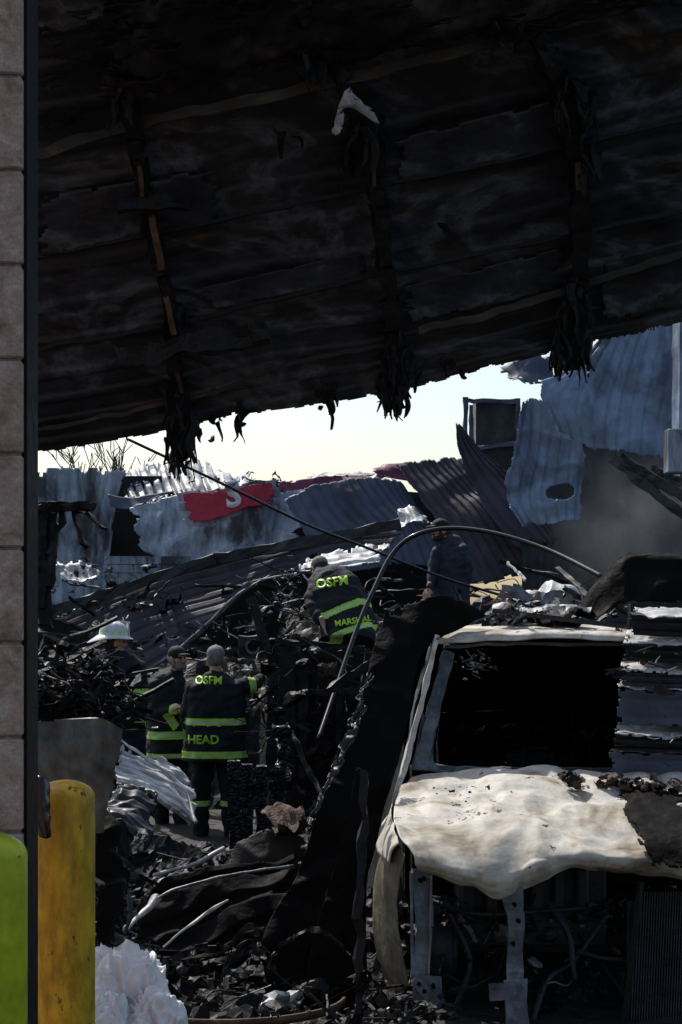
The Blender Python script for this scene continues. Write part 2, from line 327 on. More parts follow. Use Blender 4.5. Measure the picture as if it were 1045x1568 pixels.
purl('purlin_1',[(60,236),(220,188),(380,156),(520,122),(640,95),(830,42),(1050,-15)],.05,m_beige,.1,.015)
purl('purlin_2',[(50,395),(300,345),(560,290),(800,240),(1060,180)],.02,m_char)
purl('purlin_3',[(50,535),(250,500),(560,425),(850,365),(1060,320)],.02,m_char)
purl('purlin_4',[(640,505),(760,478),(880,440),(1060,385)],.04,m_beige,.07,.015)
purl('purlin_5',[(60,660),(200,630),(330,600),(430,560),(590,530)],.022,m_beige,.07,.015)
sheet('insulation_sag',[[R(u,v,.12) for u,v in ((60,20),(300,-10),(600,-30),(1060,-90))],[R(u,v,.2) for u,v in ((60,120),(300,90),(600,50),(1060,-20))],[R(u,v,.12) for u,v in ((60,205),(300,150),(520,100),(1060,0))]],m_sag,180,60,cr=(3,.06),fine=(14,.03),ragged=.4,parent=roof,seed=8,rs=14)
for i,(a,b,c_,d_) in enumerate((((60,300),(330,255),(340,345),(60,392)),((600,215),(860,150),(870,225),(610,285)),((310,440),(560,385),(570,425),(315,480)),((615,440),(860,380),(868,440),(628,495)),((920,400),(1120,350),(1120,450),(925,495)))):
    l=lambda p,q,t:(p[0]+(q[0]-p[0])*t,p[1]+(q[1]-p[1])*t)
    sheet('loose_roof_sheet_%d'%(i+1),[[R(*l(l(a,b,t),l(d_,c_,t),s),.025+.03*s) for t in (0,.33,.66,1)] for s in (0,.5,1)],m_roof,60,16,cr=(2,.02),fine=(4,.004),ragged=.08,seed=i+20,parent=roof)
def raft(name,pts,w):
    bm=bmesh.new(); q=[R(u,v,.1) for u,v in pts]; n=18
    c=[spl(q,k/n) for k in range(n+1)]
    for k,(a,b) in enumerate(zip(c[:-1],c[1:])): add_box(bm,a,b,w,.07,up=V((0,1,0)),seg=3,jit=.035,mi=0,seed=k)
    return finish(name,bm,[m_char],roof,False)
raft('rafter_1',[(150,-150),(190,90),(215,260),(240,380),(265,510),(280,680)],.07)
raft('rafter_2',[(400,-150),(455,0),(530,130),(570,260),(595,430),(608,600)],.08)
raft('rafter_3',[(740,-150),(790,0),(860,130),(885,270),(888,400),(875,560)],.10)
bm=bmesh.new()
for a,b,w_ in (((232,332),(247,412),.035),((255,455),(267,512),.028),((212,255),(220,300),.02),((272,570),(279,600),.02),((571,240),(575,285),.016),((884,250),(888,290),.028)):
    add_box(bm,R(*a,.19),R(*b,.19),w_,.02,up=V((0,1,0)),seg=6,jit=.012)
finish('scorched_timber_cores',bm,m_rust,roof,False)
def shards(name,spots,seed):
    r=random.Random(seed); bm=bmesh.new()
    for (u,v,n,wd,ln) in spots:
        for k in range(n):
            a=R(u+r.uniform(-wd,wd),v+r.uniform(-20,20),.08+r.uniform(-.08,.08)); L=r.uniform(.3,1)*ln
            b=a+V((r.uniform(-.25,.25)*L,r.uniform(-.1,.1),-L))
            add_box(bm,a,b,r.uniform(.015,.05),r.uniform(.015,.04),up=V((0,1,0)),seg=9,jit=.05,seed=k,taper=.25)
    return finish(name,bm,m_char,roof,False)
shards('charred_rafter_ends',[(278,640,40,16,.30),(272,690,20,14,.13),(603,590,32,22,.2),(608,520,18,16,.25),(872,520,40,28,.24),(885,440,16,18,.3),(270,600,16,14,.25)],5)
shards('hanging_fibres',[(372,635,3,4,.2),(340,640,3,10,.1),(510,606,5,6,.12),(640,575,3,3,.1),(320,645,3,20,.08),(480,612,2,20,.06),(690,570,3,20,.05)],9)
bm=bmesh.new(); add_box(bm,R(178,548,.22),R(408,512,.22),.09,.09,seg=30,jit=.05,seed=4); finish('hanging_charred_board',bm,m_char2,roof,False)
bm=bmesh.new(); add_box(bm,R(185,318,.2),R(290,312,.2),.03,.05,seg=12,jit=.04,seed=9); finish('hanging_board_stub',bm,m_char,roof,False)
sheet('peeled_paint_flake_1',[[R(528,140,.26),R(540,134,.26),R(550,146,.26)],[R(518,165,.26),R(540,158,.28),R(570,168,.26)],[R(516,176,.26),R(538,168,.26),R(582,190,.26)]],m_flake,14,12,cr=(8,.02),ragged=.2,parent=roof,seed=2,rs=3)
sheet('peeled_paint_flake_2',[[R(517,172,.26),R(528,172,.26)],[R(512,190,.26),R(526,190,.26)],[R(506,210,.26),R(522,206,.26)]],m_flake,8,12,cr=(8,.02),ragged=.2,parent=roof,seed=5,rs=3)
shards('hanging_char_flakes',[(552,198,10,12,.12),(530,235,6,10,.15),(190,120,12,20,.25),(880,130,16,25,.3),(480,90,10,20,.2),(570,200,10,14,.2),(680,350,2,10,.08),(440,215,3,20,.1),(900,215,10,14,.3),(285,490,4,6,.12),(775,20,8,20,.2)],12)

# ------------------------------------------------------------------ background ruin
Q=lambda y,*pts:[P(u,v,y) for u,v in pts]
sheet('corrugated_metal_wall',[Q(21,(20,716),(110,717),(198,716)),Q(20.95,(20,800),(100,800),(178,776)),Q(20.9,(20,870),(100,868),(168,850)),Q(20.85,(20,935),(100,930),(160,925))],m_white,70,40,rib=('u',9,.025),cr=(.9,.07),ragged=.05,seed=4,crease=.06)
sheet('buckled_wall_panel',[Q(20.4,(196,772),(280,757),(360,752),(480,745)),Q(20.35,(205,800),(290,800),(370,800),(470,790)),Q(20.3,(212,835),(290,838),(370,835),(460,820)),Q(20.2,(250,872),(300,878),(380,862),(455,838))],m_white,90,50,rib=('u',10,.015),cr=(1.1,.13),ragged=.06,seed=6,crease=.14)
sheet('leaning_dark_panel',[Q(20.6,(165,755),(200,760),(270,752)),Q(20.5,(170,775),(195,778),(205,775))],m_slate,20,10,cr=(2,.05))
sheet('sooty_opening_wall',[Q(21.6,(-60,735),(300,730),(720,760)),Q(21.5,(-60,900),(300,900),(720,900)),Q(21.4,(-60,1110),(300,1110),(720,1110))],m_soot,20,30,cr=(1,.05))
bm=bmesh.new(); r=random.Random(3)
for i in range(6):
    for j in range(3):
        a=P(172+i*22,858+j*13,19.9); bb=bmesh.ops.create_cube(bm,size=1)
        for v in bb['verts']: v.co=a+V((v.co.x*.18,v.co.y*.15,v.co.z*.1))+V((r.uniform(-.01,.01),0,0))
finish('broken_block_footing',bm,m_white,smooth=False)
sheet('peeled_roof_edge',[Q(22.2,(178,736),(230,706),(300,702),(380,722)),Q(21.6,(185,750),(240,738),(300,733),(398,735)),Q(21.1,(196,768),(250,760),(310,752),(400,745))],m_bright,110,24,rib=('u',12,.07),cr=(1.2,.16),ragged=.14,seed=5,rs=14)
sign=empty('red_store_sign',P(350,770,20))
sg=sheet('sign_face',[Q(19.85,(280,756),(330,750),(380,744),(420,738)),Q(19.82,(284,778),(330,776),(380,765),(420,757)),Q(19.8,(290,800),(330,795),(380,778),(418,772))],m_red,40,24,cr=(.9,.05),ragged=.08,parent=sign,seed=2)
sheet('sign_border',[Q(19.95,(272,755),(330,745),(380,738),(432,732)),Q(19.93,(276,780),(330,776),(380,765),(430,760)),Q(19.9,(284,808),(330,803),(380,786),(428,780))],m_white,40,24,cr=(.9,.05),ragged=.12,parent=sign,seed=2)
tmesh('S',.42,P(356,758,19.6),V((1,0,.18)).normalized(),V((-.1,0,1)).normalized(),bvh_of(sg),V((0,1,0)),m_lett,'letter_s',sign,off=.03,weight=.04)
sheet('burnt_fascia_strip',[Q(20.6,(425,738),(480,729),(560,727),(610,722)),Q(20.5,(430,770),(480,755),(550,735),(600,732))],m_mag,50,14,cr=(1.5,.06),ragged=.15,seed=9)
sheet('burnt_fascia_strip',[Q(20.7,(585,714),(630,708),(668,722)),Q(20.6,(570,722),(620,722),(660,735)),Q(20.5,(600,736),(630,742),(665,738))],m_mag,40,14,cr=(1.5,.06),ragged=.15,seed=11)
sheet('bright_ridge_cap',[Q(20.9,(470,728),(540,724),(600,722)),Q(20.6,(472,732),(540,729),(600,727))],m_bright,60,6,cr=(3,.05),ragged=.2,seed=19)
sheet('fallen_slate_roof',[Q(20.0,(430,765),(500,738),(560,732),(615,738)),Q(19.8,(455,805),(520,780),(590,770),(650,785)),Q(19.6,(480,850),(560,822),(620,810),(680,820)),Q(19.4,(500,890),(580,870),(640,865),(740,890))],m_slate,150,50,rib=('u',13,.02),cr=(.9,.05),seed=12,ragged=.03,crease=.08)
sheet('fallen_brown_roof',[Q(20.0,(605,712),(660,703),(715,702)),Q(19.7,(640,760),(700,745),(740,738)),Q(19.3,(690,830),(750,800),(790,780)),Q(19.0,(720,900),(800,880),(850,860))],m_brown,120,60,rib=('u',10,.02),cr=(.9,.05),seed=13,ragged=.03,crease=.08)
sheet('torn_roof_flap',[Q(19.3,(697,648),(702,650),(706,655)),Q(19.2,(702,690),(725,690),(738,690)),Q(19.0,(730,760),(775,750),(800,745)),Q(18.8,(790,840),(840,830),(860,830))],m_brown,60,50,rib=('u',5,.02),cr=(1,.06),seed=14,ragged=.05)
bx=empty('rooftop_unit',P(752,650,23))
bm=bmesh.new()
for a,b in (((713,612),(713,692)),((793,614),(793,680)),((713,613),(793,615)),((713,688),(793,678)),((722,620),(722,688))): add_box(bm,P(*a,23),P(*b,23),.06,.06,up=V((0,1,0)),seg=6,jit=.03)
for a,b in (((713,612),(713,692)),((793,614),(793,680)),): add_box(bm,P(*a,23),P(a[0],a[1],24),.08,.08)
finish('frame',bm,m_slate,bx,False)
bm=bmesh.new(); add_box(bm,P(756,617,23.6),P(756,730,23.6),.6,.8,up=V((0,1,0)),seg=4); finish('housing',bm,m_dgrey,bx,False)
sheet('hanging_blue_roofing',[Q(14.4,(900,535),(960,490),(1010,470),(1070,460)),Q(14.3,(850,580),(930,560),(990,545),(1060,540)),Q(14.2,(818,605),(905,630),(970,640),(1040,650)),Q(14.15,(855,662),(910,690),(965,695),(1030,712))],m_blue,140,60,rib=('u',10,.014),cr=(1.3,.05),seed=15,ragged=.05,crease=.14)
sheet('hanging_torn_sheet',[Q(14.5,(800,612),(820,605),(850,635),(870,660),(905,680)),Q(14.45,(788,680),(815,690),(840,700),(868,720),(895,730)),Q(14.4,(772,755),(800,760),(830,760),(862,770),(890,775)),Q(14.35,(800,808),(815,806),(840,806),(865,800),(886,800))],m_blue,90,80,rib=('u',7,.016),cr=(1.4,.09),seed=16,ragged=.06,holes=.68,crease=.12)
sheet('hanging_torn_sheet',[Q(15,(760,555),(800,545),(850,540)),Q(14.9,(775,580),(820,570),(850,570)),Q(14.8,(800,588),(825,588),(860,590))],m_slate,40,14,cr=(2,.12),ragged=.2,seed=18)
dc=empty('wall_duct',P(1045,620,13.5)); bm=bmesh.new()
add_box(bm,P(1066,450,13.5),P(1066,730,13.5),.35,.3,up=V((0,1,0)),seg=14,jit=.02); finish('duct_body',bm,m_blue,dc,False)
bm=bmesh.new(); add_box(bm,P(1040,658,13.2),P(1040,725,13.2),.22,.2,up=V((0,1,0)),seg=3); bmesh.ops.bevel(bm,geom=bm.edges[:],offset=.01,segments=1,affect='EDGES'); finish('junction_box',bm,m_white,dc,False)
bm=bmesh.new()
for a,b,w_ in (((940,702),(1060,800),.09),((950,700),(1060,770),.05),((1000,720),(1060,745),.04)): add_box(bm,P(*a,13.6),P(*b,13.2),w_,.08,seg=10,jit=.03)
finish('fallen_steel_beam',bm,m_dgrey,smooth=False)
sheet('sooty_rear_wall',[Q(19,(800,680),(950,660),(1300,640)),Q(18.9,(800,800),(950,800),(1300,790)),Q(18.8,(800,980),(950,980),(1300,980))],m_dgrey,90,50,rib=('u',20,.02),cr=(.6,.06),seed=21)
sheet('fallen_brown_panel',[Q(18.3,(75,945),(180,905),(330,862),(470,830),(610,805)),Q(18.1,(120,965),(210,930),(340,895),(450,865),(600,835)),Q(17.85,(160,1000),(240,960),(330,930),(400,900),(450,885)),Q(17.6,(195,1048),(255,1010),(310,968),(360,920),(415,884))],m_brown,90,120,rib=('v',9,.014),cr=(.8,.04),seed=22,ragged=.02,crease=.05)
tube('bright_flashing_edge',[P(195,1048,17.5),P(255,1008,17.5),P(312,962,17.5),P(360,915,17.5),P(415,882,17.5)],.02,m_grey,wob=.5)
bm=bmesh.new()
for a,b,w_ in (((75,938),(330,856),.12),((330,856),(612,803),.12)): add_box(bm,P(*a,18.2),P(*b,18.15),.05,w_,seg=16,jit=.03)
finish('fallen_roof_purlin',bm,m_dgrey,smooth=False)
sheet('fallen_white_siding',[Q(17.7,(470,852),(540,836),(600,830)),Q(17.2,(455,866),(530,854),(590,846)),Q(16.9,(440,878),(540,868),(580,862))],m_bright,70,24,rib=('v',3,.05),cr=(2,.06),seed=23,ragged=.25)
sheet('fallen_white_siding',[Q(18.8,(598,796),(630,772),(655,790)),Q(18.4,(608,812),(640,800),(664,805))],m_bright,24,14,cr=(3,.12),seed=24,ragged=.25)
sheet('fallen_white_siding',[Q(19.4,(85,850),(120,862),(155,872)),Q(19,(95,885),(125,890),(150,880))],m_bright,24,14,cr=(3,.12),seed=27,ragged=.25)
scraps('splintered_timber_debris',lambda r:P(r.uniform(430,900),r.uniform(872,950),r.uniform(17,18)),60,(.15,.7),[m_char2,m_soot,m_dgrey,m_bright],seed=31,weights=[5,4,2,.8],kinds='bbw',tilt=.3)  # the few pale pieces imitate sun glints in the rubble
scraps('splintered_roof_edges',lambda r:(lambda t:P(70+t*500,950-t*95+r.uniform(-8,8),18.0))(r.random()),40,(.1,.45),[m_char2,m_soot,m_dgrey,m_white],seed=33,kinds='sbw',tilt=.5,weights=[3,4,2,.8])
scraps('small_wall_debris',lambda r:P(r.uniform(50,470),r.uniform(862,925),r.uniform(19,19.8)),60,(.08,.4),[m_white,m_soot,m_dgrey,m_slate],seed=36,kinds='sb',tilt=.6,weights=[3,4,3,2])
scraps('charred_debris_bank',lambda r:P(r.uniform(120,430),r.uniform(945,1060),r.uniform(16.3,17.2)),90,(.1,.6),[m_char2,m_soot,m_dgrey,m_brown],seed=37,kinds='sbw',tilt=.5,weights=[4,4,2,2])
def hmain(x,y):
    a=ss(-.9,-.6,x); z=-.6+a*ss(15.3,15.8,y)*1.6+(1-a)*ss(16.6,18,y)*1.1
    z+=ss(17.0,19.5,y)*.7
    return z-ss(20.5,24,y)*1.5
mound('rubble_mound',-6,9,15.2,24.5,hmain,m_ash,n=130,amp=.14,freq=2.5)
scraps('roofline_fragments',lambda r:(lambda t:P(200+t*400,738-8*t+r.uniform(0,6),21.0))(r.random()),20,(.1,.3),[m_soot,m_white,m_slate,m_bright],seed=44,kinds='s',tilt=.4)
def tree(name,base,H,seed):
    r=random.Random(seed); bm=bmesh.new()
    def br(a,d,L,rad,lv):
        pts=[a]; p=a; dd=d.copy()
        for k in range(5):
            dd=(dd+V((r.uniform(-.16,.16),r.uniform(-.16,.16),r.uniform(-.05,.12)))).normalized(); p=p+dd*L/5; pts.append(p)
        prev=None
        for k,q in enumerate(pts):
            rr=max(rad*(1-.55*k/5),.014); s=dd.cross(V((.3,1,.2))).normalized(); t=s.cross(dd)
            ring=[bm.verts.new(q+(s*math.cos(w)+t*math.sin(w))*rr) for w in (0,1.26,2.51,3.77,5.03)]
            if prev:
                for i in range(5): bm.faces.new((prev[i],prev[(i+1)%5],ring[(i+1)%5],ring[i]))
            prev=ring
        if lv>0:
            for k in range(3):
                q=pts[r.randint(2,5)]; nd=(dd+V((r.uniform(-.9,.9),r.uniform(-.9,.9),r.uniform(0,.5)))).normalized()
                br(q,nd,L*r.uniform(.5,.8),rad*.5,lv-1)
    br(base,V((0,0,1)),H*.42,.2,5)
    return finish(name,bm,m_bark)
for i,(u,y,h) in enumerate(((95,46,7.6),(150,50,8.4),(205,48,7.6))):
    q=P(u,940,y); tree('bare_tree',V((q.x,y,-.4)),h,50+i)

# ------------------------------------------------------------------ pipe and cable
tube('bent_conduit',[P(488,1132,12.5),P(518,1045,13),P(548,960,13.4),P(572,905,13.6),P(600,850,13.8),P(635,820,13.8),P(690,809,13.8),P(760,817,13.6),P(840,842,13.2),P(925,884,12.6)],.02,m_blackp,n=120)
tube('fallen_cable',[P(195,672,14),P(350,745,14.2),P(470,803,14.3),P(560,838,14.5),P(680,885,14.8),P(780,915,15)],.013,m_blackp)

# ------------------------------------------------------------------ charred cabinet area behind men
cab=empty('charred_door_frame',P(470,1080,14.6)); bm=bmesh.new()
for a,b,w_ in (((418,985),(415,1190),.09),((440,985),(440,1190),.16),((463,975),(462,1190),.06),((470,980),(468,1150),.04),((412,982),(560,992),.05),((520,995),(518,1140),.05),((565,1000),(550,1120),.07),((472,1060),(560,1058),.05),((385,915),(412,1000),.09),((372,985),(408,985),.05)): add_box(bm,P(*a,14.9),P(*b,14.8),w_,.08,up=V((0,1,0)),seg=12,jit=.025)
finish('frame',bm,m_char2,cab,False)
sheet('scorched_panels',[Q(15.1,(412,992),(490,992),(600,995)),Q(15.1,(412,1080),(490,1080),(600,1080)),Q(15.1,(412,1210),(490,1210),(600,1210))],m_scorch,40,40,rib=('u',6,.02),cr=(2,.04),parent=cab,seed=3,ragged=.05)
bm=bmesh.new(); c=P(388,990,14.9)
add_box(bm,P(366,990,14.95),P(410,990,14.95),.1,.2,seg=6,jit=.02,mi=0)
for k in range(20):
    a=k/20*6.28; a2=(k+1)/20*6.28; add_box(bm,c+V((math.cos(a)*.06,-.08,math.sin(a)*.06)),c+V((math.cos(a2)*.06,-.08,math.sin(a2)*.06)),.02,.02,mi=1)
finish('burnt_meter_box',bm,[m_dgrey,m_grey],smooth=False)
scraps('charred_rubble',lambda r:P(r.uniform(405,600),r.uniform(1010,1240),r.uniform(14.3,15)),80,(.08,.4),[m_char2,m_char,m_soot,m_dgrey,m_foam],seed=61,weights=[4,4,3,1,.3],kinds='sbcw')
scraps('charred_gear_heap',lambda r:P(r.uniform(425,462),r.uniform(872,985),r.uniform(15.2,15.6)),64,(.05,.2),[m_char2,m_soot,m_dgrey,m_bright],seed=62,weights=[4,3,1.2,.7],kinds='sbcw')
scraps('charred_wiring',lambda r:P(r.uniform(365,600),r.uniform(990,1150),r.uniform(14.2,15.2)),40,(.2,.6),[m_char2,m_soot],seed=63,kinds='w')
bm=bmesh.new(); add_box(bm,P(434,1110,11.2),P(430,1260,11.2),.10,.1,up=V((0,1,0)),seg=34,jit=.07,seed=1); finish('charred_post',bm,m_gator,smooth=False)
bm=bmesh.new(); add_box(bm,P(438,1250,10.2),P(430,1530,9.6),.05,.06,up=V((0,1,0)),seg=40,jit=.05,seed=2); finish('charred_post',bm,m_gator,smooth=False)
bm=bmesh.new()
for i,(ua,ub) in enumerate(((350,368),(369,388),(389,410))): add_box(bm,P((ua+ub)/2,1165+4*i,11.6),P((ua+ub)/2+1,1300,11.6),.085,.09,up=V((0,1,0)),seg=20,jit=.02,seed=7+i)
finish('charred_timber_stack',bm,m_gator,smooth=False)

# ------------------------------------------------------------------ left debris
scraps('blackened_roofing_heap',lambda r:(lambda t:P(40+t*160+r.uniform(-10,10),958+t*78+r.uniform(0,125)*(1-.4*t),r.uniform(10.4,11.4)))(r.random()),240,(.08,.42),[m_soot,m_char2,m_char,m_dgrey,m_bright],seed=71,weights=[5,4,3,1.2,.35],kinds='ssbw')
def hl(x,y):
    return -.6+1.7*ss(-1.45,-2.1,x)*ss(9.9,10.8,y)*(1-ss(12.2,13.2,y))
mound('ash_heap',-5,-1.2,9.6,13.4,hl,m_ash,n=70,amp=.12,freq=4)
bm=bmesh.new()
for a,b,w_ in (((62,775),(70,960),.11),((78,790),(60,935),.10),((50,778),(140,776),.05),((112,775),(160,805),.02),((115,780),(128,838),.03),((95,780),(75,900),.05)): add_box(bm,P(*a,11.5),P(*b,11.3),w_,.08,up=V((0,1,0)),seg=14,jit=.04,seed=a[0])
finish('charred_post_and_brace',bm,m_char,smooth=False)
sheet('bent_grey_duct',[Q(8.05,(20,1105),(90,1102),(150,1100),(188,1118)),Q(8.0,(20,1150),(90,1150),(150,1150),(182,1165)),Q(8.0,(20,1200),(90,1200),(140,1205),(170,1225)),Q(8.05,(20,1260),(90,1260),(135,1270),(160,1300))],m_duct,60,50,cr=(3,.04),seed=31,ragged=.04,crease=.06)
sheet('white_corrugated_roofing',[Q(10.6,(190,1135),(215,1150),(255,1165),(285,1200)),Q(10.2,(180,1160),(215,1175),(262,1205),(298,1232)),Q(9.8,(175,1195),(215,1205),(262,1235),(303,1262))],m_bright,50,90,rib=('v',7,.035),cr=(2,.08),seed=32,ragged=.1)
sheet('white_corrugated_roofing',[Q(9.8,(170,1210),(200,1212),(240,1222)),Q(9.5,(160,1235),(200,1240),(240,1255)),Q(9.2,(165,1265),(200,1275),(235,1295))],m_dgrey,40,60,rib=('v',6,.03),cr=(3,.1),seed=33,ragged=.15)
sheet('dark_curled_sheet',[Q(8.2,(140,1200),(170,1230),(182,1260)),Q(8,(145,1290),(175,1300),(190,1320)),Q(7.8,(145,1380),(170,1400),(192,1400)),Q(7.7,(150,1470),(160,1480),(185,1440))],m_black,30,60,cr=(3,.1),seed=34,ragged=.08)
sheet('long_black_sheet',[Q(9.0,(245,1345),(300,1330),(370,1318),(450,1310)),Q(8.9,(200,1400),(290,1370),(380,1345),(455,1340)),Q(8.75,(235,1450),(300,1440),(360,1400),(440,1370)),Q(8.65,(250,1480),(310,1475),(370,1450),(430,1420))],m_black,90,60,cr=(1.6,.10),seed=35,ragged=.04,rib=('v',3,.03))
sheet('scorched_plywood_sheet',[Q(9.9,(345,1300),(400,1272),(462,1270)),Q(9.8,(345,1330),(400,1315),(468,1305)),Q(9.7,(350,1370),(410,1365),(460,1360))],m_scorch,40,40,cr=(2,.06),seed=44,ragged=.12)
for i,(pts,w_,m) in enumerate((
  ([P(190,1425,8.5),P(215,1400,8.6),P(250,1370,8.7),P(330,1345,8.8),P(450,1325,8.9)],.010,m_grey),
  ([P(235,1340,9.4),P(290,1325,9.6),P(345,1300,9.7)],.012,m_bright),
  ([P(165,1240,9),P(180,1320,8.4),P(200,1390,8.2),P(190,1430,8.2)],.012,m_dgrey),
  ([P(250,1450,8.4),P(280,1425,8.4),P(320,1395,8.5),P(350,1378,8.5)],.008,m_bright),
  ([P(240,1370,8.7),P(225,1395,8.6),P(195,1420,8.4)],.02,m_bright),
  ([P(180,1130,10.4),P(230,1165,10.2),P(280,1205,10),P(300,1260,9.7)],.010,m_bright))):
    tube('twisted_metal_strip',pts,w_,m,wob=1.4,n=60,sides=5)
r=random.Random(17); bm=bmesh.new()
for k in range(26):
    y=r.uniform(7.9,11.5); u=r.uniform(170,460); a=P(u,940,y); a.z=gz(y)+r.uniform(.08,.3); an=r.uniform(-.5,.9); L=r.uniform(.2,.6); d=V((math.cos(an),math.sin(an)*.6,r.uniform(-.1,.35))); bend=r.uniform(-.15,.2); wd=r.uniform(.012,.04)
    rows=[[a+d*L*t+V((0,0,bend*math.sin(t*3.1)))+V((0,.3,1)).normalized()*wd*s for t in (0,.25,.5,.75,1)] for s in (-1,0,1)]
    mi=r.choices((0,1,2),(5,2,1.6))[0]
    sheet('',rows,None,24,4,cr=(6,.06),fine=(18,.03),ragged=.3,seed=k,bm=bm,matfn=lambda a_,b_,mi=mi:mi)
for v in [v for v in bm.verts if not v.link_faces]: bm.verts.remove(v)
finish('curled_metal_ribbons',bm,[m_soot,m_dgrey,m_bright],None,False,.003)
def fl(r):
    y=r.uniform(7.5,12.5); u=r.uniform(140,620 if y<9 else 500); q=P(u,940,y); return V((q.x,y,gz(y)+r.uniform(0,.2)))
scraps('floor_debris',fl,640,(.04,.32),[m_char2,m_soot,m_char,m_grey,m_bright,m_foam],seed=81,weights=[6,6,5,.9,.8,.35],tilt=.5,kinds='ssbcbw')  # small pale scraps mixed in as painted sun glints
def hf(x,y): return -.50+.22*noise.noise(V((x,y,3))*1.1)+.15*ss(8,12,y)-.1*ss(.2,.8,x)
mound('ash_floor',-3.5,3.6,6.6,13.6,hf,m_ash,n=170,amp=.13,freq=5)
bm=bmesh.new()
for k,(u,v,sx,sz,y) in enumerate(((205,1560,.23,.36,7.5),(168,1530,.14,.26,7.6),(238,1585,.17,.24,7.4),(165,1600,.14,.25,7.3))):
    r0=bmesh.ops.create_icosphere(bm,subdivisions=6,radius=1); c=P(u,v,y); o_=V((k*9,k*4,k*2))
    for v_ in r0['verts']:
        d=v_.co.normalized(); wv=V((d.x+.5*noise.noise(d*2+o_),d.y,d.z*.45+.4*noise.noise(d*1.6-o_)))
        k2=1.02+.25*noise.noise(d*1.3+o_)-.42*abs(noise.noise(wv*2.4+o_))-.14*abs(noise.noise(wv*5.5-o_))
        v_.co=c+V((d.x*sx*k2,d.y*.2*k2,d.z*sz*k2))
finish('crumpled_plastic_sheeting',bm,m_plast,smooth=True)
bm=bmesh.new(); n=60
pr=None
for k in range(n+1):
    a=math.pi*(1.02+.95*k/n); c=V((-.6,8.05,gz(7.8)+.12)); rr=.62
    q=c+V((math.cos(a)*rr,math.sin(a)*rr*.8,0)); q2=q+V((0,0,.04))
    cur=(bm.verts.new(q),bm.verts.new(q2))
    if pr: bm.faces.new((pr[0],cur[0],cur[1],pr[1]))
    pr=cur
finish('rusted_barrel_rim',bm,m_rust,thick=.015)
sheet('charred_draped_sheet',[Q(9.8,(592,932),(640,924),(690,920),(750,938)),Q(9.7,(572,985),(595,990),(615,1000),(650,1005)),Q(9.4,(548,1080),(575,1090),(600,1100),(622,1110)),Q(9.1,(500,1190),(540,1200),(570,1210),(594,1230)),Q(8.8,(455,1330),(500,1330),(540,1330),(564,1340)),Q(8.6,(400,1460),(470,1460),(520,1470),(560,1480)),Q(8.45,(430,1620),(480,1620),(530,1620),(566,1620))],m_black,80,180,cr=(2.2,.08),seed=41,ragged=.04,crease=.14,fine=(6,.02))
sheet('charred_draped_sheet',[Q(8.6,(545,1175),(556,1180),(566,1190)),Q(8.5,(520,1300),(535,1310),(552,1320)),Q(8.35,(480,1440),(505,1450),(530,1460)),Q(8.2,(455,1620),(490,1620),(535,1620))],m_black,40,110,cr=(3,.05),seed=47,ragged=.03,crease=.08)
sheet('melted_insulation_edge',[[P(562,1030,9.2),P(532,1120,8.9),P(497,1200,8.6),P(464,1285,8.3)],[P(572,1035,9.25),P(545,1120,8.95),P(510,1195,8.65),P(472,1275,8.35)]],m_dgrey,110,10,cr=(8,.05),fine=(25,.04),seed=42,ragged=.45,rs=18)
sheet('pale_torn_metal',[Q(10.2,(405,1255),(430,1225),(455,1228)),Q(9.9,(415,1262),(445,1250),(475,1252)),Q(9.7,(424,1258),(450,1262),(476,1256))],m_foam,24,14,cr=(5,.12),seed=43,ragged=.3,rs=4)
bm=bmesh.new()
for a,b,w_,y in (((560,1180),(545,1568),.04,8.2),((445,1120),(490,1215),.03,12),((575,1010),(500,1060),.05,11)): add_box(bm,P(*a,y),P(*b,y-.3),w_,.04,up=V((0,1,0)),seg=24,jit=.03)
finish('bent_steel_strut',bm,m_soot,smooth=False)

# ------------------------------------------------------------------ truck
T=empty('burned_truck',V((1.25,9.2,-.42)))
def Tsheet(n,rows,m,**k): return sheet(n,rows,m,parent=T,**k)
H=lambda y,*p:[P(u,v,y) for u,v in p]
Tsheet('hood',[H(9.18,(636,1196),(700,1184),(780,1180),(865,1180),(1000,1182),(1085,1196)),H(8.9,(612,1216),(690,1208),(780,1200),(865,1200),(1010,1206),(1108,1222)),H(8.5,(603,1250),(690,1248),(775,1236),(865,1240),(1030,1250),(1128,1262)),H(8.15,(610,1283),(690,1292),(780,1290),(865,1286),(1030,1295),(1140,1292)),H(8.0,(632,1312),(700,1328),(772,1336),(865,1308),(1030,1316),(1150,1318)),H(8.01,(639,1324),(700,1342),(772,1358),(865,1324),(1030,1332),(1150,1332)),H(8.06,(646,1333),(702,1351),(775,1370),(865,1333),(1030,1339),(1150,1337))],m_hood,nu=160,nv=110,cr=(2.0,.03),fine=(9,.010),thick=.006,seed=51,crease=.06,holes=.22,cfreq=2.2)
Tsheet('roof_front',[H(9.62,(668,983),(740,979),(860,978),(960,981),(1060,987)),H(9.68,(672,972),(740,967),(860,967),(960,970),(1062,974)),H(9.95,(685,964),(760,960),(880,962),(1060,967)),H(11.2,(700,963),(800,957),(900,959),(1010,963))],m_hood,nu=60,nv=30,cr=(2,.02),thick=.01,seed=52,crease=.03)
def pill(n,pts,w_,d,m):
    bm=bmesh.new(); c=[spl(pts,k/24) for k in range(25)]
    for a,b in zip(c[:-1],c[1:]): add_box(bm,a,b,w_,d,up=V((0,1,0)),seg=1,jit=.012,seed=1)
    bmesh.ops.remove_doubles(bm,verts=bm.verts[:],dist=.002)
    return finish(n,bm,m,T,False)
pill('a_pillar_right_side',[P(668,978,9.65),P(652,1050,9.5),P(632,1130,9.32),P(614,1195,9.15),P(602,1250,8.95)],.028,.09,m_hood)
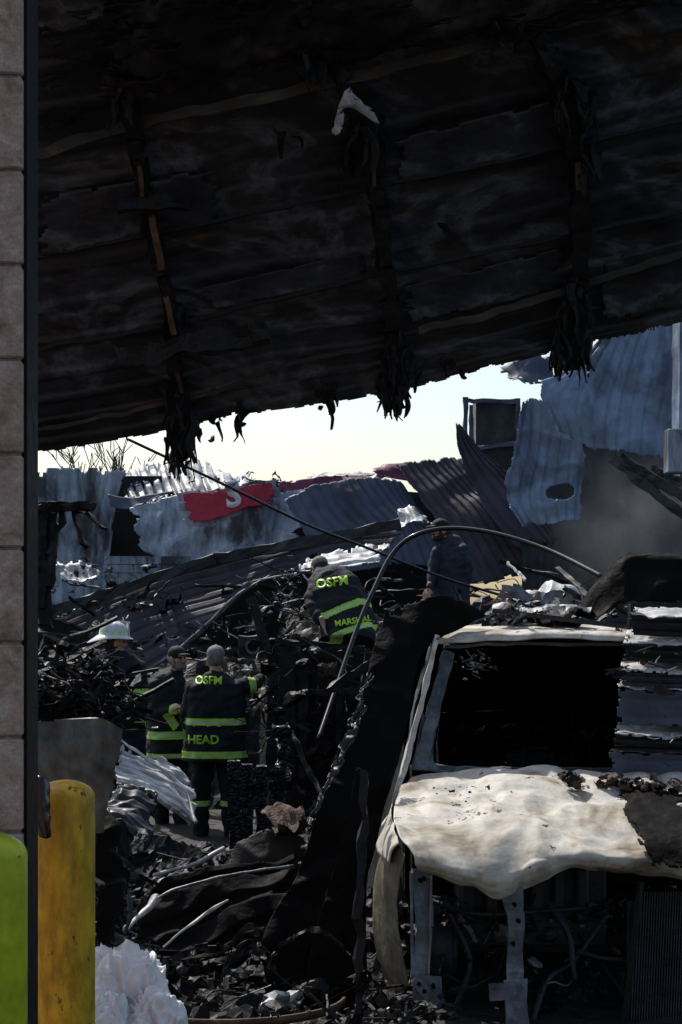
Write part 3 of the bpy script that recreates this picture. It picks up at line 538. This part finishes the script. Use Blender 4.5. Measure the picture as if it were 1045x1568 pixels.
pill('windshield_side_channel',[P(687,1000,9.66),P(672,1060,9.52),P(656,1120,9.36),P(642,1172,9.25)],.075,.04,m_cab)
pill('a_pillar_left_side',[P(1062,980,9.65),P(1075,1050,9.5),P(1092,1130,9.32),P(1110,1195,9.15)],.055,.10,m_cab)
pill('windshield_header',[P(680,990,9.70),P(760,986,9.72),P(880,986,9.72),P(1060,990,9.70)],.02,.03,m_cab)
pill('cowl',[P(640,1174,9.28),P(700,1180,9.33),P(860,1182,9.36),P(1085,1180,9.28)],.05,.07,m_cab)
Tsheet('cowl_corner',[[P(648,1090,9.4),P(668,1120,9.4)],[P(640,1130,9.32),P(664,1165,9.32)],[P(630,1180,9.2),P(690,1182,9.25)]],m_cab,nu=10,nv=12,cr=(4,.01))
x0=P(628,0,9.5).x; x1=P(1082,0,9.5).x
bm=bmesh.new()
def bx_(bm,a,b):
    r0=bmesh.ops.create_cube(bm,size=1)
    for v in r0['verts']: v.co=V(((a[0]+b[0])/2+v.co.x*(b[0]-a[0]),(a[1]+b[1])/2+v.co.y*(b[1]-a[1]),(a[2]+b[2])/2+v.co.z*(b[2]-a[2])))
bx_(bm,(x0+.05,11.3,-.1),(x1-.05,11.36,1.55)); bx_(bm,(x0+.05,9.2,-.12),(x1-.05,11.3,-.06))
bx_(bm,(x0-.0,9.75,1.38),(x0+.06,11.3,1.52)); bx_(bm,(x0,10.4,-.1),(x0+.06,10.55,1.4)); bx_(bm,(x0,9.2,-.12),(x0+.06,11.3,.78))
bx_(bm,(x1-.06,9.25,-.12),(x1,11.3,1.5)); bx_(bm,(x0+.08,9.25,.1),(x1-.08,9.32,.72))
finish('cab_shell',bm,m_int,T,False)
bm=bmesh.new()
for cx in (x0+.45,x1-.45):
    add_box(bm,V((cx,10.3,.25)),V((cx,10.45,1.05)),.45,.06,up=V((0,1,0)),seg=8,jit=.03)
    add_box(bm,V((cx,9.8,.2)),V((cx,10.35,.22)),.45,.1,seg=6,jit=.03)
finish('seat_frames',bm,m_int,T,False)
bm=bmesh.new(); c=V((x1-.5,9.62,.86))
f=lambda t:c+V((math.cos(t)*.19,math.sin(t)*.08,math.sin(t)*.17))
for k in range(28): add_box(bm,f(k/28*6.2832),f((k+1)/28*6.2832),.015,.015)
for t in (0,2.1,4.2): add_box(bm,c,f(t),.015,.02)
add_box(bm,c,c+V((0,-.35,-.3)),.04,.04)
finish('steering_wheel',bm,m_int,T,False)
scraps('hanging_sparkle_bits',lambda r:P(r.gauss(728,12),r.gauss(1014,9),r.uniform(9.75,9.9)),70,(.02,.05),[m_bright,m_grey],seed=91,parent=T,weights=[2,1])  # pale bits added to imitate bright sparkles behind the windshield
scraps('interior_debris',lambda r:P(r.uniform(680,940),r.uniform(1110,1165),r.uniform(9.5,10.4)),36,(.06,.2),[m_int,m_black],seed=92,parent=T)
Tsheet('fender_panel',[H(8.5,(600,1290),(592,1300),(580,1320),(573,1370),(572,1420),(580,1470),(598,1518)),H(8.3,(608,1290),(602,1300),(594,1325),(590,1375),(591,1425),(598,1475),(610,1520)),H(8.15,(618,1310),(616,1322),(612,1345),(610,1390),(612,1430),(618,1470),(626,1510))],m_tan,nu=70,nv=20,cr=(3,.01),fine=(7,.003),seed=53)
Tsheet('fender_top',[H(9.1,(606,1215),(600,1235),(585,1262)),H(8.7,(600,1245),(590,1265),(578,1300)),H(8.2,(612,1292),(604,1300),(596,1322))],m_hood,nu=14,nv=20,cr=(3,.02),seed=54)
Tsheet('side_body_skin',[H(9.6,(660,985),(630,1100),(604,1210),(590,1300),(580,1420),(580,1520)),H(10.4,(668,980),(640,1090),(618,1190),(605,1280),(600,1390),(600,1470))],m_cab,nu=50,nv=12,cr=(2,.03),seed=56,holes=.3)
st1=bmesh.new()
add_box(st1,P(646,1330,8.15),P(650,1420,8.1),.10,.03,up=V((0,1,0)),seg=8,jit=.012); add_box(st1,P(650,1420,8.1),P(640,1500,8.05),.085,.03,up=V((0,1,0)),seg=8,jit=.012)
add_box(st1,P(630,1335,8.1),P(632,1500,8.05),.015,.09,up=V((0,1,0)),seg=8,jit=.006); add_box(st1,P(660,1340,8.1),P(656,1500,8.05),.012,.07,up=V((0,1,0)),seg=8,jit=.006)
add_box(st1,P(632,1512,8.0),P(676,1512,8.0),.03,.12,seg=4,jit=.012); add_box(st1,P(634,1500,7.95),P(668,1538,7.95),.03,.05,seg=4,jit=.012)
finish('radiator_support_strut',st1,m_grey,T,False)
st2=bmesh.new()
add_box(st2,P(783,1352,8.05),P(790,1400,8.05),.13,.03,up=V((0,1,0)),seg=6,jit=.012,taper=.6); add_box(st2,P(790,1395,8.05),P(790,1500,8.05),.085,.04,up=V((0,1,0)),seg=8,jit=.012); add_box(st2,P(790,1500,8.05),P(792,1600,8.0),.12,.04,up=V((0,1,0)),seg=6,jit=.012)
add_box(st2,P(750,1520,8.0),P(790,1516,8.0),.03,.08,seg=5,jit=.01)
finish('hood_latch_support',st2,m_grey,T,False)
bm=bmesh.new()
for (u,v,y) in ((650,1345,8.08),(644,1348,8.08),(788,1385,7.98),(794,1410,7.98),(786,1445,7.98),(664,1510,7.94),(650,1517,7.94),(642,1506,7.94)):
    r0=bmesh.ops.create_cone(bm,segments=12,radius1=.011,radius2=.011,depth=.035,cap_ends=True)
    for v_ in r0['verts']: v_.co=P(u,v,y)+Matrix.Rotation(math.pi/2,3,'X')@v_.co
finish('bolt_holes',bm,m_int,T,False)
bm=bmesh.new()
bx_(bm,(P(700,0,8.9).x,8.7,-.15),(P(920,0,8.9).x,9.2,.38))
for k in range(6): bx_(bm,(P(705+k*34,0,8.8).x,8.62,.0),(P(725+k*34,0,8.8).x,8.72,.3))
bmesh.ops.bevel(bm,geom=bm.edges[:],offset=.015,segments=1,affect='EDGES'); finish('engine_block',bm,m_dgrey,T,False)
scraps('engine_bay_parts',lambda r:P(r.uniform(670,960),r.uniform(1380,1560),r.uniform(8.2,8.8)),170,(.05,.25),[m_char2,m_soot,m_dgrey,m_grey],seed=93,parent=T,weights=[4,4,3,.7],kinds='sbcw')
for i,pts in enumerate(([P(690,1400,8.4),P(720,1470,8.3),P(700,1540,8.3)],[P(815,1568,8.2),P(840,1500,8.3),P(880,1470,8.4),P(930,1400,8.5)],[P(840,1380,8.4),P(870,1430,8.3),P(880,1500,8.3)],[P(660,1380,8.5),P(740,1400,8.4),P(900,1390,8.5)])): tube('engine_hose',pts,.016,m_dgrey,T,wob=.3)
bm=bmesh.new()
for k in range(40): add_box(bm,P(975+k*4,1365,8.3),P(965+k*4,1590,8.2),.006,.03,up=V((0,1,0)))
add_box(bm,P(960,1480,8.34),P(1130,1480,8.34),.01,.7,seg=2)
finish('radiator_core',bm,m_dgrey,T,False)
beam('radiator_edge',[P(982,1350,8.2),P(955,1580,8.1)],.02,.03,m_soot,T)
for cx in (x0+.12,x1-.1):
    bm=bmesh.new()
    for rad,dep in ((.27,.14),(.2,.2),(.08,.24)):
        r0=bmesh.ops.create_cone(bm,segments=32,radius1=rad,radius2=rad*.94,depth=dep,cap_ends=True)
        for v_ in r0['verts']: v_.co=V((cx,8.75,-.14))+Matrix.Rotation(math.pi/2,3,'Y')@v_.co
    bmesh.ops.bevel(bm,geom=bm.edges[:],offset=.008,segments=1,affect='EDGES'); finish('bare_wheel_rim',bm,m_dgrey,T,True)
beam('front_axle',[V((x0+.1,8.75,-.14)),V((x1-.1,8.75,-.14))],.08,.08,m_soot,T)
scraps('melted_slag',lambda r:P(r.uniform(590,700),r.uniform(1535,1575),r.uniform(7.7,8)),36,(.05,.18),[m_grey,m_soot,m_dgrey],seed=94,weights=[1.5,4,3],parent=T)
stk=empty('fallen_siding_stack',P(1020,1060,9))
for i,(v,uL,m,top,th) in enumerate(((932,968,m_soot,10,30),(966,957,m_soot,20,26),(1010,950,m_dgrey,18,22),(1038,947,m_slate,16,56),(1110,942,m_soot,14,28),(1146,936,m_slate,5,42))):
    y=9.35-.05*i
    A=[P(uL+4,v-2,y+.40),P(1040,v+1,y+.42),P(1160,v+3,y+.42)]; B=[P(uL-3,v+top,y),P(1035,v+top+4,y),P(1160,v+top+2,y)]
    sheet('siding_top_%d'%(i+1),[A,B],m_bright if top>8 else m_foam,70,14,cr=(6,.02),fine=(16,.006),ragged=.07,seed=60+i,parent=stk,rs=14)  # bright tops over dark faces: sunlit and shaded sides put into the colour
    sheet('siding_face_%d'%(i+1),[[q+V((0,.012,-.004)) for q in B],[P(uL,v+top+th,y+.02),P(1038,v+top+th+3,y+.02),P(1160,v+top+th,y+.02)]],m,50,14,cr=(3,.015),ragged=.06,seed=80+i,parent=stk,rs=8,rib=('v',2,.008))
bm=bmesh.new(); add_box(bm,P(1065,925,9.95),P(1065,1200,9.8),.85,.06,up=V((0,1,0)),seg=6,jit=.02); finish('backing_panel',bm,m_soot,stk,False)
scraps('siding_fragments',lambda r:P(r.uniform(940,1050),r.uniform(950,1180),r.uniform(9.0,9.25)),26,(.04,.16),[m_soot,m_dgrey,m_bright,m_foam],seed=98,weights=[4,3,.6,2],kinds='sbb',tilt=.3,parent=stk)
scraps('insulation_clumps',lambda r:(lambda u:P(u,1186+(u-870)*.06+r.uniform(0,16),r.uniform(8.75,9.1)))(r.uniform(860,1060)),160,(.04,.16),[m_foam,m_char2,m_soot],seed=95,weights=[5,3,2],kinds='csc')
scraps('hood_char_flakes',lambda r:P(r.gauss(705,32),r.uniform(1212,1285),8.5)+V((0,0,.03)),46,(.015,.05),[m_char2,m_soot,m_foam],seed=99,weights=[4,3,2],kinds='sc',tilt=.15)
sheet('hood_shadow_sheet',[Q(8.85,(945,1206),(1000,1209),(1140,1210)),Q(8.5,(952,1234),(1010,1236),(1150,1241)),Q(8.1,(972,1278),(1040,1280),(1160,1280)),Q(7.93,(992,1326),(1050,1330),(1170,1326))],m_black,60,40,cr=(4,.02),seed=71,ragged=.12)  # black sheet stands in for the shadow across the hood's right side
sheet('charred_arched_sheet',[Q(10.2,(885,945),(905,900),(955,848),(1010,845),(1150,850)),Q(10.1,(900,950),(925,905),(965,870),(1010,862),(1150,862)),Q(10.0,(915,955),(950,930),(985,925),(1030,925),(1150,930))],m_black,60,30,cr=(2,.06),seed=72,ragged=.05,crease=.08)
sheet('crumpled_roof_sheet',[Q(10.9,(775,918),(820,905),(870,903),(905,925)),Q(10.4,(762,932),(815,925),(870,922),(900,938)),Q(9.95,(752,945),(815,948),(880,940),(905,948))],m_bright,80,40,cr=(3,.10),fine=(9,.03),seed=73,ragged=.15,crease=.1,cfreq=3)
scraps('crumpled_bright_metal',lambda r:P(r.uniform(765,895),r.uniform(918,950),r.uniform(9.9,10.6)),60,(.1,.34),[m_bright,m_grey,m_soot,m_foam],seed=96,kinds='sssb',tilt=.25,weights=[3,3,3,1])
def hr(x,y): return -.6+2.12*ss(10.9,11.6,y)*ss(.1,.7,x)*(1-ss(13.2,14.5,y))
mound('charred_rubble_mound',-.2,7,10.6,15,hr,m_ash,n=80,amp=.12,freq=3)
scraps('sooty_scrap_pile',lambda r:P(r.uniform(600,1040),r.uniform(925,960),r.uniform(11,13)),60,(.1,.4),[m_soot,m_char2,m_dgrey],seed=97,weights=[5,5,1])
beam('fallen_angle_iron',[P(755,935,9.9),P(962,960,9.8)],.03,.03,m_dgrey)
# thin smoke rising from the debris on the right
bm=bmesh.new(); bmesh.ops.create_icosphere(bm,subdivisions=3,radius=1)
c=P(965,800,16.5)
for v in bm.verts: v.co=c+V((v.co.x*1.2,v.co.y*.9,v.co.z*1.0))
sm=finish('smoke',bm,None)
sm.data.materials.clear(); mm=bpy.data.materials.new('thin_smoke'); mm.use_nodes=True; nt=mm.node_tree; nt.nodes.remove(nt.nodes['Principled BSDF'])
pv=nt.nodes.new('ShaderNodeVolumePrincipled'); pv.inputs['Color'].default_value=(.8,.8,.82,1); nn=nt.nodes.new('ShaderNodeTexNoise'); nn.inputs['Scale'].default_value=1.6; tc=nt.nodes.new('ShaderNodeTexCoord')
ln=nt.nodes.new('ShaderNodeVectorMath'); ln.operation='LENGTH'; nt.links.new(tc.outputs['Object'],ln.inputs[0]); nt.links.new(tc.outputs['Object'],nn.inputs['Vector'])
fa=nt.nodes.new('ShaderNodeMapRange'); fa.inputs['From Min'].default_value=.3; fa.inputs['From Max'].default_value=.95; fa.inputs['To Min'].default_value=.2; fa.inputs['To Max'].default_value=0; nt.links.new(ln.outputs['Value'],fa.inputs['Value'])
fb=nt.nodes.new('ShaderNodeMapRange'); fb.inputs['From Min'].default_value=.4; fb.inputs['From Max'].default_value=.65; nt.links.new(nn.outputs['Fac'],fb.inputs['Value'])
mu=nt.nodes.new('ShaderNodeMath'); mu.operation='MULTIPLY'; nt.links.new(fa.outputs[0],mu.inputs[0]); nt.links.new(fb.outputs[0],mu.inputs[1]); nt.links.new(mu.outputs[0],pv.inputs['Density']); nt.links.new(pv.outputs[0],nt.nodes['Material Output'].inputs['Volume']); sm.data.materials.append(mm)

# ------------------------------------------------------------------ people
class Body:
    def __init__(s): s.bm=bmesh.new(); s.sm=[]
    def ball(s,c,r,lab,R3=None,sub=3):
        q=bmesh.ops.create_icosphere(s.bm,subdivisions=sub,radius=1); rr=r if isinstance(r,tuple) else (r,r,r); R3=R3 or Matrix.Identity(3)
        for v in q['verts']: v.co=c+R3@V((v.co.x*rr[0],v.co.y*rr[1],v.co.z*rr[2]))
        s.sm.append((c.copy(),rr,R3.inverted(),lab))
    def chain(s,pts,rad,lab,sub=2):
        for (a,b,ra,rb) in zip(pts[:-1],pts[1:],rad[:-1],rad[1:]):
            n=max(2,int((b-a).length/(min(ra,rb)*.35)))
            for k in range(n+1): t=k/n; s.ball(a.lerp(b,t),ra+(rb-ra)*t,lab,sub=sub)
    def torso(s,rings,side,lab):
        prev=None; n=28; side=side.normalized()
        for k,(c,hw,hd) in enumerate(rings):
            a=rings[max(k-1,0)][0]; b=rings[min(k+1,len(rings)-1)][0]; ax=(b-a).normalized(); fw=ax.cross(side).normalized(); sd=fw.cross(ax).normalized()
            ring=[]
            for i in range(n):
                t=2*math.pi*i/n; cx=math.copysign(abs(math.cos(t))**.75,math.cos(t)); cy=math.copysign(abs(math.sin(t))**.75,math.sin(t))
                ring.append(s.bm.verts.new(c+sd*cx*hw+fw*cy*hd))
            if prev:
                for i in range(n): s.bm.faces.new((prev[i],prev[(i+1)%n],ring[(i+1)%n],ring[i]))
            else: s.bm.faces.new(ring[::-1])
            prev=ring
            for q in (-.5,0,.5): s.sm.append((c+sd*hw*q,(hd*1.05,)*3,Matrix.Identity(3),lab))
        s.bm.faces.new(prev)
    def build(s,name,parent,vox,mats,labs,bands=(),fold=0,smooth=4):
        bmesh.ops.recalc_face_normals(s.bm,faces=s.bm.faces[:])
        me=bpy.data.meshes.new('t'); s.bm.to_mesh(me); s.bm.free(); o=bpy.data.objects.new('t',me); col.objects.link(o)
        m=o.modifiers.new('r','REMESH'); m.mode='VOXEL'; m.voxel_size=vox
        m2=o.modifiers.new('s','SMOOTH'); m2.factor=.5; m2.iterations=smooth
        bpy.context.view_layer.update(); dg=bpy.context.evaluated_depsgraph_get()
        me2=bpy.data.meshes.new_from_object(o.evaluated_get(dg)); bpy.data.objects.remove(o)
        bm=bmesh.new(); bm.from_mesh(me2); bm.normal_update()
        if fold:
            for v in bm.verts:
                p=v.co; d=noise.noise(V((p.x*7,p.y*7,p.z*3.5)))*fold+abs(noise.noise(V((p.x*5+p.z*6,p.y*9,p.z*9-p.x*4))))*fold*1.2
                v.co=p+v.normal*(d-fold*.3)
        for f in bm.faces:
            c=f.calc_center_median(); best=9; lb=None
            for (q,rr,Ri,lab) in s.sm:
                d=c-q
                if d.length_squared>.36: continue
                e=Ri@d; dd=(V((e.x/rr[0],e.y/rr[1],e.z/rr[2])).length-1)*min(rr)
                if dd<best: best=dd; lb=lab
            mi=labs.get(lb,0)
            for (q,ax,hw,R0,on) in bands:
                d=c-q
                if lb in on and abs(d.dot(ax))<hw and d.length<R0:
                    mi=labs['silver'] if abs(d.dot(ax))<hw*.3 else labs['lime']
            f.material_index=mi
        return finish(name,bm,mats,parent,True)
MB=[m_coat,m_limeb,m_silv,m_capb,m_navy]; LB={'coat':0,'arm':0,'lime':1,'silver':2,'boot':3,'leg':0,'navy':4}
def frame(f,up=V((0,0,1))):
    f=f.normalized(); s=f.cross(up).normalized(); u=s.cross(f); return Matrix((s,f,u)).transposed()
def head(parent,c,f,style,neck,beard=None,up=V((0,0,1))):
    R3=frame(f,up); b=Body(); T_=lambda x,y,z:c+R3@V((x,y,z))
    b.ball(T_(0,-.012,.02),(.077,.094,.1),'skin',R3); b.ball(T_(0,.02,-.05),(.058,.07,.068),'skin',R3); b.ball(T_(0,.055,-.085),(.03,.03,.026),'skin',R3)
    b.chain([T_(0,.088,.015),T_(0,.103,-.018)],[.010,.015],'skin'); b.ball(T_(0,.075,.028),(.05,.02,.012),'skin',R3)
    for s_ in(-1,1):
        b.ball(T_(.078*s_,-.005,-.008),(.012,.022,.033),'skin',R3); b.ball(T_(.045*s_,.065,-.02),(.025,.02,.02),'skin',R3)
    b.ball(T_(0,.083,-.047),(.026,.012,.006),'mouth',R3)
    b.chain([T_(0,-.01,-.06),neck],[.056,.064],'skin')
    if beard:
        b.ball(T_(0,.04,-.078),(.058,.062,.045),'beard',R3); b.ball(T_(0,.085,-.037),(.032,.014,.010),'beard',R3)
        for s_ in(-1,1): b.ball(T_(.058*s_,.015,-.045),(.022,.035,.05),'beard',R3)
    b.ball(T_(0,-.03,.0),(.081,.088,.085),'hair',R3)
    mats=[m_skin,beard or m_dbeard,style.get('hair',m_dbeard),style['cap'],m_lips]
    if style['kind']=='cap':
        b.ball(T_(0,-.01,.045),(.088,.104,.083),'cap',R3); b.ball(T_(0,.105,.047),(.066,.062,.010),'cap',R3); b.ball(T_(0,-.01,.130),(.01,.01,.008),'cap',R3)
    o=b.build('head',parent,.0055,mats,{'skin':0,'beard':1,'hair':2,'cap':3,'mouth':4},fold=0,smooth=3)
    bm=bmesh.new()
    for s_ in(-1,1):
        r0=bmesh.ops.create_icosphere(bm,subdivisions=2,radius=.010)
        for v in r0['verts']: v.co+=T_(.03*s_,.080,.008)
    finish('eyes',bm,m_eye,parent)
    if style['kind']=='helmet':
        bm=bmesh.new(); n=36; prof=[(.175,.035),(.172,.042),(.13,.06),(.118,.068),(.116,.1),(.105,.14),(.08,.17),(.045,.187),(.001,.192)]; rings=[]
        for q,z in prof:
            rw=[]
            for i in range(n):
                t=2*math.pi*i/n; y=math.sin(t)*q*(1.12 if q<.14 else (1.35 if math.sin(t)<0 else 1.05)); x=math.cos(t)*q*(.9 if q>.14 else 1)
                zz=z-(.05*max(0,-math.sin(t))**2 if q>.14 else 0)+(.008*abs(math.cos(t*4))**8 if .04<q<.118 else 0)
                rw.append(bm.verts.new(T_(x,y-.015,zz)))
            rings.append(rw)
        for a,b2 in zip(rings[:-1],rings[1:]):
            for i in range(n): bm.faces.new((a[i],a[(i+1)%n],b2[(i+1)%n],b2[i]))
        bm.faces.new(rings[-1])
        for k,f_ in enumerate(bm.faces):
            cc=R3.inverted()@(f_.calc_center_median()-c)
            if .072<cc.z<.10 and (math.atan2(cc.y,cc.x)*4)%2<.9: f_.material_index=1
        finish('fire_helmet',bm,[m_helm,m_limeb],parent,True,thick=.004)
        bm=bmesh.new(); add_box(bm,T_(0,.125,.06),T_(0,.112,.18),.07,.01,up=R3@V((0,1,0))); add_box(bm,T_(0,.13,.19),T_(0,-.1,.2),.012,.02); finish('helmet_shield',bm,m_helm,parent,False)
    return o
def hand(parent,c,f,palm,name='hand',curl=.6):
    f=f.normalized(); palm=palm.normalized(); s=f.cross(palm).normalized(); b=Body()
    Rm=Matrix((s,f,s.cross(f))).transposed()
    b.ball(c+f*.045,(.041,.052,.016),'skin',Rm); b.chain([c-f*.06,c+f*.01],[.03,.026],'skin')
    for i,L in enumerate((.072,.08,.075,.058)):
        a=c+f*.085+s*(-.03+.02*i); d=f
        pts=[a]
        for k,fr in enumerate((.45,.32,.23)):
            d=(d+palm*curl*(.5+.35*k)).normalized(); pts.append(pts[-1]+d*L*fr)
        b.chain(pts,[.0095,.009,.008,.007],'skin')
    a=c+f*.02-s*.036; b.chain([a,a+f*.03-s*.02+palm*.01,a+f*.058-s*.016+palm*.03],[.013,.011,.009],'skin')
    return b.build(name,parent,.0045,[m_skin],{'skin':0},smooth=2)
def person(name,y,px,hd,face,neckp,torso,side,arms,legs,bands,style,beard=None,hands=(),lab='coat',up=V((0,0,1))):
    base=P(px,940,y); E=empty(name,V((base.x,y,torso[0][0].z-.8)))
    b=Body(); b.torso(torso,side,lab)
    for pts,rad in arms: b.chain(pts,rad,'arm' if lab=='coat' else lab)
    for pts,rad in legs:
        b.chain(pts[:-1],rad[:-1],'leg'); b.chain(pts[-2:],[rad[-2]*.9,rad[-1]],'boot')
    b.ball(neckp,(.09,.085,.06),lab)
    o=b.build('clothed_body',E,.013,MB,LB,bands,fold=.022)
    head(E,hd,face,style,neckp,beard,up)
    for h in hands: hand(E,*h)
    return E,o
X=V((1,0,0)); Z=V((0,0,1))
# man with back to camera
y=15.0; p=lambda u,v,d=0:P(u,v,y+d)
tor=[(p(329,1166),.315,.20),(p(329,1150),.31,.20),(p(330,1120),.285,.185),(p(331,1090),.27,.175),(p(332,1065),.275,.165),(p(331,1048),.25,.145),(p(331,1038),.17,.11),(p(331,1030),.09,.08)]
bands=[(p(328,1104.5),Z,.034,.6,('coat',)),(p(329,1154),Z,.034,.6,('coat',)),(p(388,1048,.02),V((1,.3,.1)).normalized(),.035,.14,('arm',)),(p(281,1120,.25),V((0,.6,-1)).normalized(),.03,.12,('arm',)),(p(307,1230),Z,.03,.2,('leg',)),(p(352,1230),Z,.03,.2,('leg',))]
E,o=person('firefighter',y,330,p(331,1008,.03),V((.15,1,-.05)),p(331,1034,.01),tor,X,
 [([p(297,1052),p(284,1092,.03),p(288,1112,.28)],[.085,.07,.055]),([p(364,1052),p(386,1050,.1),p(401,1040,.3)],[.085,.075,.058])],
 [([p(311,1140),p(308,1215,.02),p(306,1285),p(304,1296,.12)],[.13,.095,.075,.055]),([p(348,1140),p(352,1215,.02),p(354,1285),p(358,1296,.12)],[.13,.095,.075,.055])],
 bands,{'kind':'cap','cap':m_capg,'hair':m_beard},beard=m_beard,hands=[(p(404,1038,.33),V((.3,1,.2)),V((0,0,-1))),(p(289,1113,.34),V((.4,1,0)),V((0,0,-1)))])
bv=bvh_of(o); c3=V((0,1,0))
tmesh('OSFM',.105,p(321,1041.5),X,Z,bv,c3,m_limeb,'coat_lettering_osfm',E,weight=.03,off=.008)
tmesh('HEAD',.115,p(314,1131),X,Z,bv,c3,m_limeb,'coat_lettering_head',E,weight=.03,off=.008)
# bearded man with cap beside him
y=15.8; p=lambda u,v,d=0:P(u,v,y+d)
tor=[(p(262,1160),.25,.2),(p(261,1130),.235,.19),(p(259,1095),.225,.18),(p(257,1070),.225,.17),(p(258,1050),.21,.15),(p(264,1036),.15,.11),(p(268,1028),.08,.08)]
bands=[(p(270,1085,-.18),V((1,-.1,-.1)).normalized(),.05,.13,('arm',)),(p(258,1124),Z,.035,.6,('coat',)),(p(262,1104,-.2),V((1,-.1,.7)).normalized(),.04,.1,('arm','coat')),(p(262,1156),Z,.03,.6,('coat',))]
person('firefighter',y,262,p(272,1008,-.02),V((.7,-.7,-.05)),p(267,1032),tor,V((.8,.35,0)),
 [([p(238,1054,-.02),p(238,1094,-.12),p(270,1086,-.26)],[.082,.07,.055]),([p(282,1052,.05),p(294,1090,-.05),p(286,1085,-.22)],[.08,.068,.052])],
 [([p(250,1140),p(248,1215),p(246,1290),p(250,1300,-.1)],[.12,.09,.07,.05]),([p(274,1140),p(276,1215),p(278,1290),p(284,1300,-.1)],[.12,.09,.07,.05])],
 bands,{'kind':'cap','cap':m_capb,'hair':m_beard},beard=m_beard,hands=[(p(273,1085,-.28),V((1,-.3,0)),V((0,.3,-1))),(p(285,1083,-.26),V((-1,-.5,.1)),V((0,.3,-1)))])
# helmeted firefighter at left
y=14.3; p=lambda u,v,d=0:P(u,v,y+d)
tor=[(p(176,1170),.28,.2),(p(178,1130),.27,.19),(p(182,1090),.25,.18),(p(184,1050),.25,.17),(p(182,1022),.24,.15),(p(180,1008),.17,.11),(p(178,998),.09,.08)]
bands=[(p(210,1046,.0),V((.2,0,1)).normalized(),.035,.13,('arm',)),(p(182,1110),Z,.035,.6,('coat',)),(p(182,1060),Z,.03,.6,('coat',))]
person('firefighter',y,180,p(176,984),V((.9,.35,-.05)),p(178,1003),tor,V((.9,.2,0)),
 [([p(160,1022),p(158,1065),p(180,1075,-.2)],[.085,.072,.055]),([p(202,1024),p(212,1062,.03),p(214,1100,.1)],[.085,.072,.055])],
 [([p(166,1150),p(166,1220),p(166,1290),p(172,1300,-.1)],[.13,.09,.07,.05]),([p(192,1150),p(194,1220),p(194,1290),p(202,1300,-.1)],[.13,.09,.07,.05])],
 bands,{'kind':'helmet','cap':m_helm,'hair':m_dbeard},hands=[(p(214,1104,.12),V((.1,.2,-1)),V((-1,0,0))),(p(183,1076,-.24),V((1,-.2,0)),V((0,0,-1)))])
# bending firefighter on the rubble
y=15.9; p=lambda u,v,d=0:P(u,v,y+d)
ax=(p(503,890,.25)-p(540,975,0)).normalized()
tor=[(p(532,988,-.05),.30,.22),(p(533,975,0),.29,.22),(p(529,950,.06),.27,.21),(p(522,925,.13),.26,.20),(p(514,903,.2),.26,.18),(p(508,890,.27),.22,.15),(p(501,880,.36),.15,.11),(p(496,874,.44),.09,.08)]
bands=[(p(530,935,.0),ax,.036,.55,('coat',)),(p(534,979,.0),ax,.03,.5,('coat',)),(p(480,934,.12),V((0,-.2,1)).normalized(),.03,.13,('arm',)),(p(566,946,.15),V((0,-.2,1)).normalized(),.035,.13,('arm',))]
E,o=person('firefighter',y,525,p(490,870,.46),V((-.35,.8,-.35)),p(497,876,.4),tor,V((1,0,.18)),
 [([p(484,896,.24),p(478,926,.05),p(492,952,-.1)],[.088,.074,.055]),([p(538,892,.3),p(558,925,.15),p(570,958,.05)],[.085,.075,.06])],
 [([p(518,970,.02),p(512,1020,.1),p(515,1075,0),p(510,1085,.1)],[.14,.1,.075,.055]),([p(548,970,.02),p(560,1020,.1),p(556,1075,0),p(560,1085,.1)],[.14,.1,.075,.055])],
 bands,{'kind':'cap','cap':m_capg,'hair':m_dbeard},hands=[(p(495,956,-.13),V((.3,-.1,-1)),V((1,0,0))),(p(571,962,.03),V((0,0,-1)),V((-1,0,0)))])
bv=bvh_of(o)
tmesh('OSFM',.13,p(509,892),V((1,0,.14)).normalized(),V((-.14,0,1)).normalized(),bv,c3,m_limeb,'coat_lettering_osfm',E,weight=.03,off=.01)
tmesh('MARSHAL',.085,p(541,951),V((1,0,.16)).normalized(),V((-.16,0,1)).normalized(),bv,c3,m_limeb,'coat_lettering_marshal',E,weight=.03,off=.01)
# standing man in navy jacket
y=16.9; p=lambda u,v,d=0:P(u,v,y+d)
tor=[(p(688,930),.24,.16),(p(688,905),.225,.155),(p(690,880),.215,.155),(p(692,860),.23,.155),(p(691,842),.205,.135),(p(687,831),.125,.095),(p(682,825),.075,.07)]
person('firefighter',y,690,p(674,812,-.02),V((-1,-.45,-.1)),p(682,829),tor,V((.75,-.5,0)),
 [([p(670,845,-.05),p(663,876,-.1),p(658,899,-.2)],[.07,.058,.045]),([p(706,845,.02),p(714,878,.03),p(712,906,-.05)],[.078,.062,.048])],
 [([p(680,920),p(678,975),p(680,1040),p(672,1048,-.08)],[.11,.08,.06,.05]),([p(698,920),p(700,975),p(702,1040),p(694,1048,-.08)],[.11,.08,.06,.05])],
 [],{'kind':'cap','cap':m_capb,'hair':m_dbeard},beard=m_dbeard,hands=[(p(657,902,-.22),V((-.2,-.3,-1)),V((0,0,-1))),(p(711,909,-.06),V((-.2,-.2,-1)),V((-1,0,0)))],lab='navy')
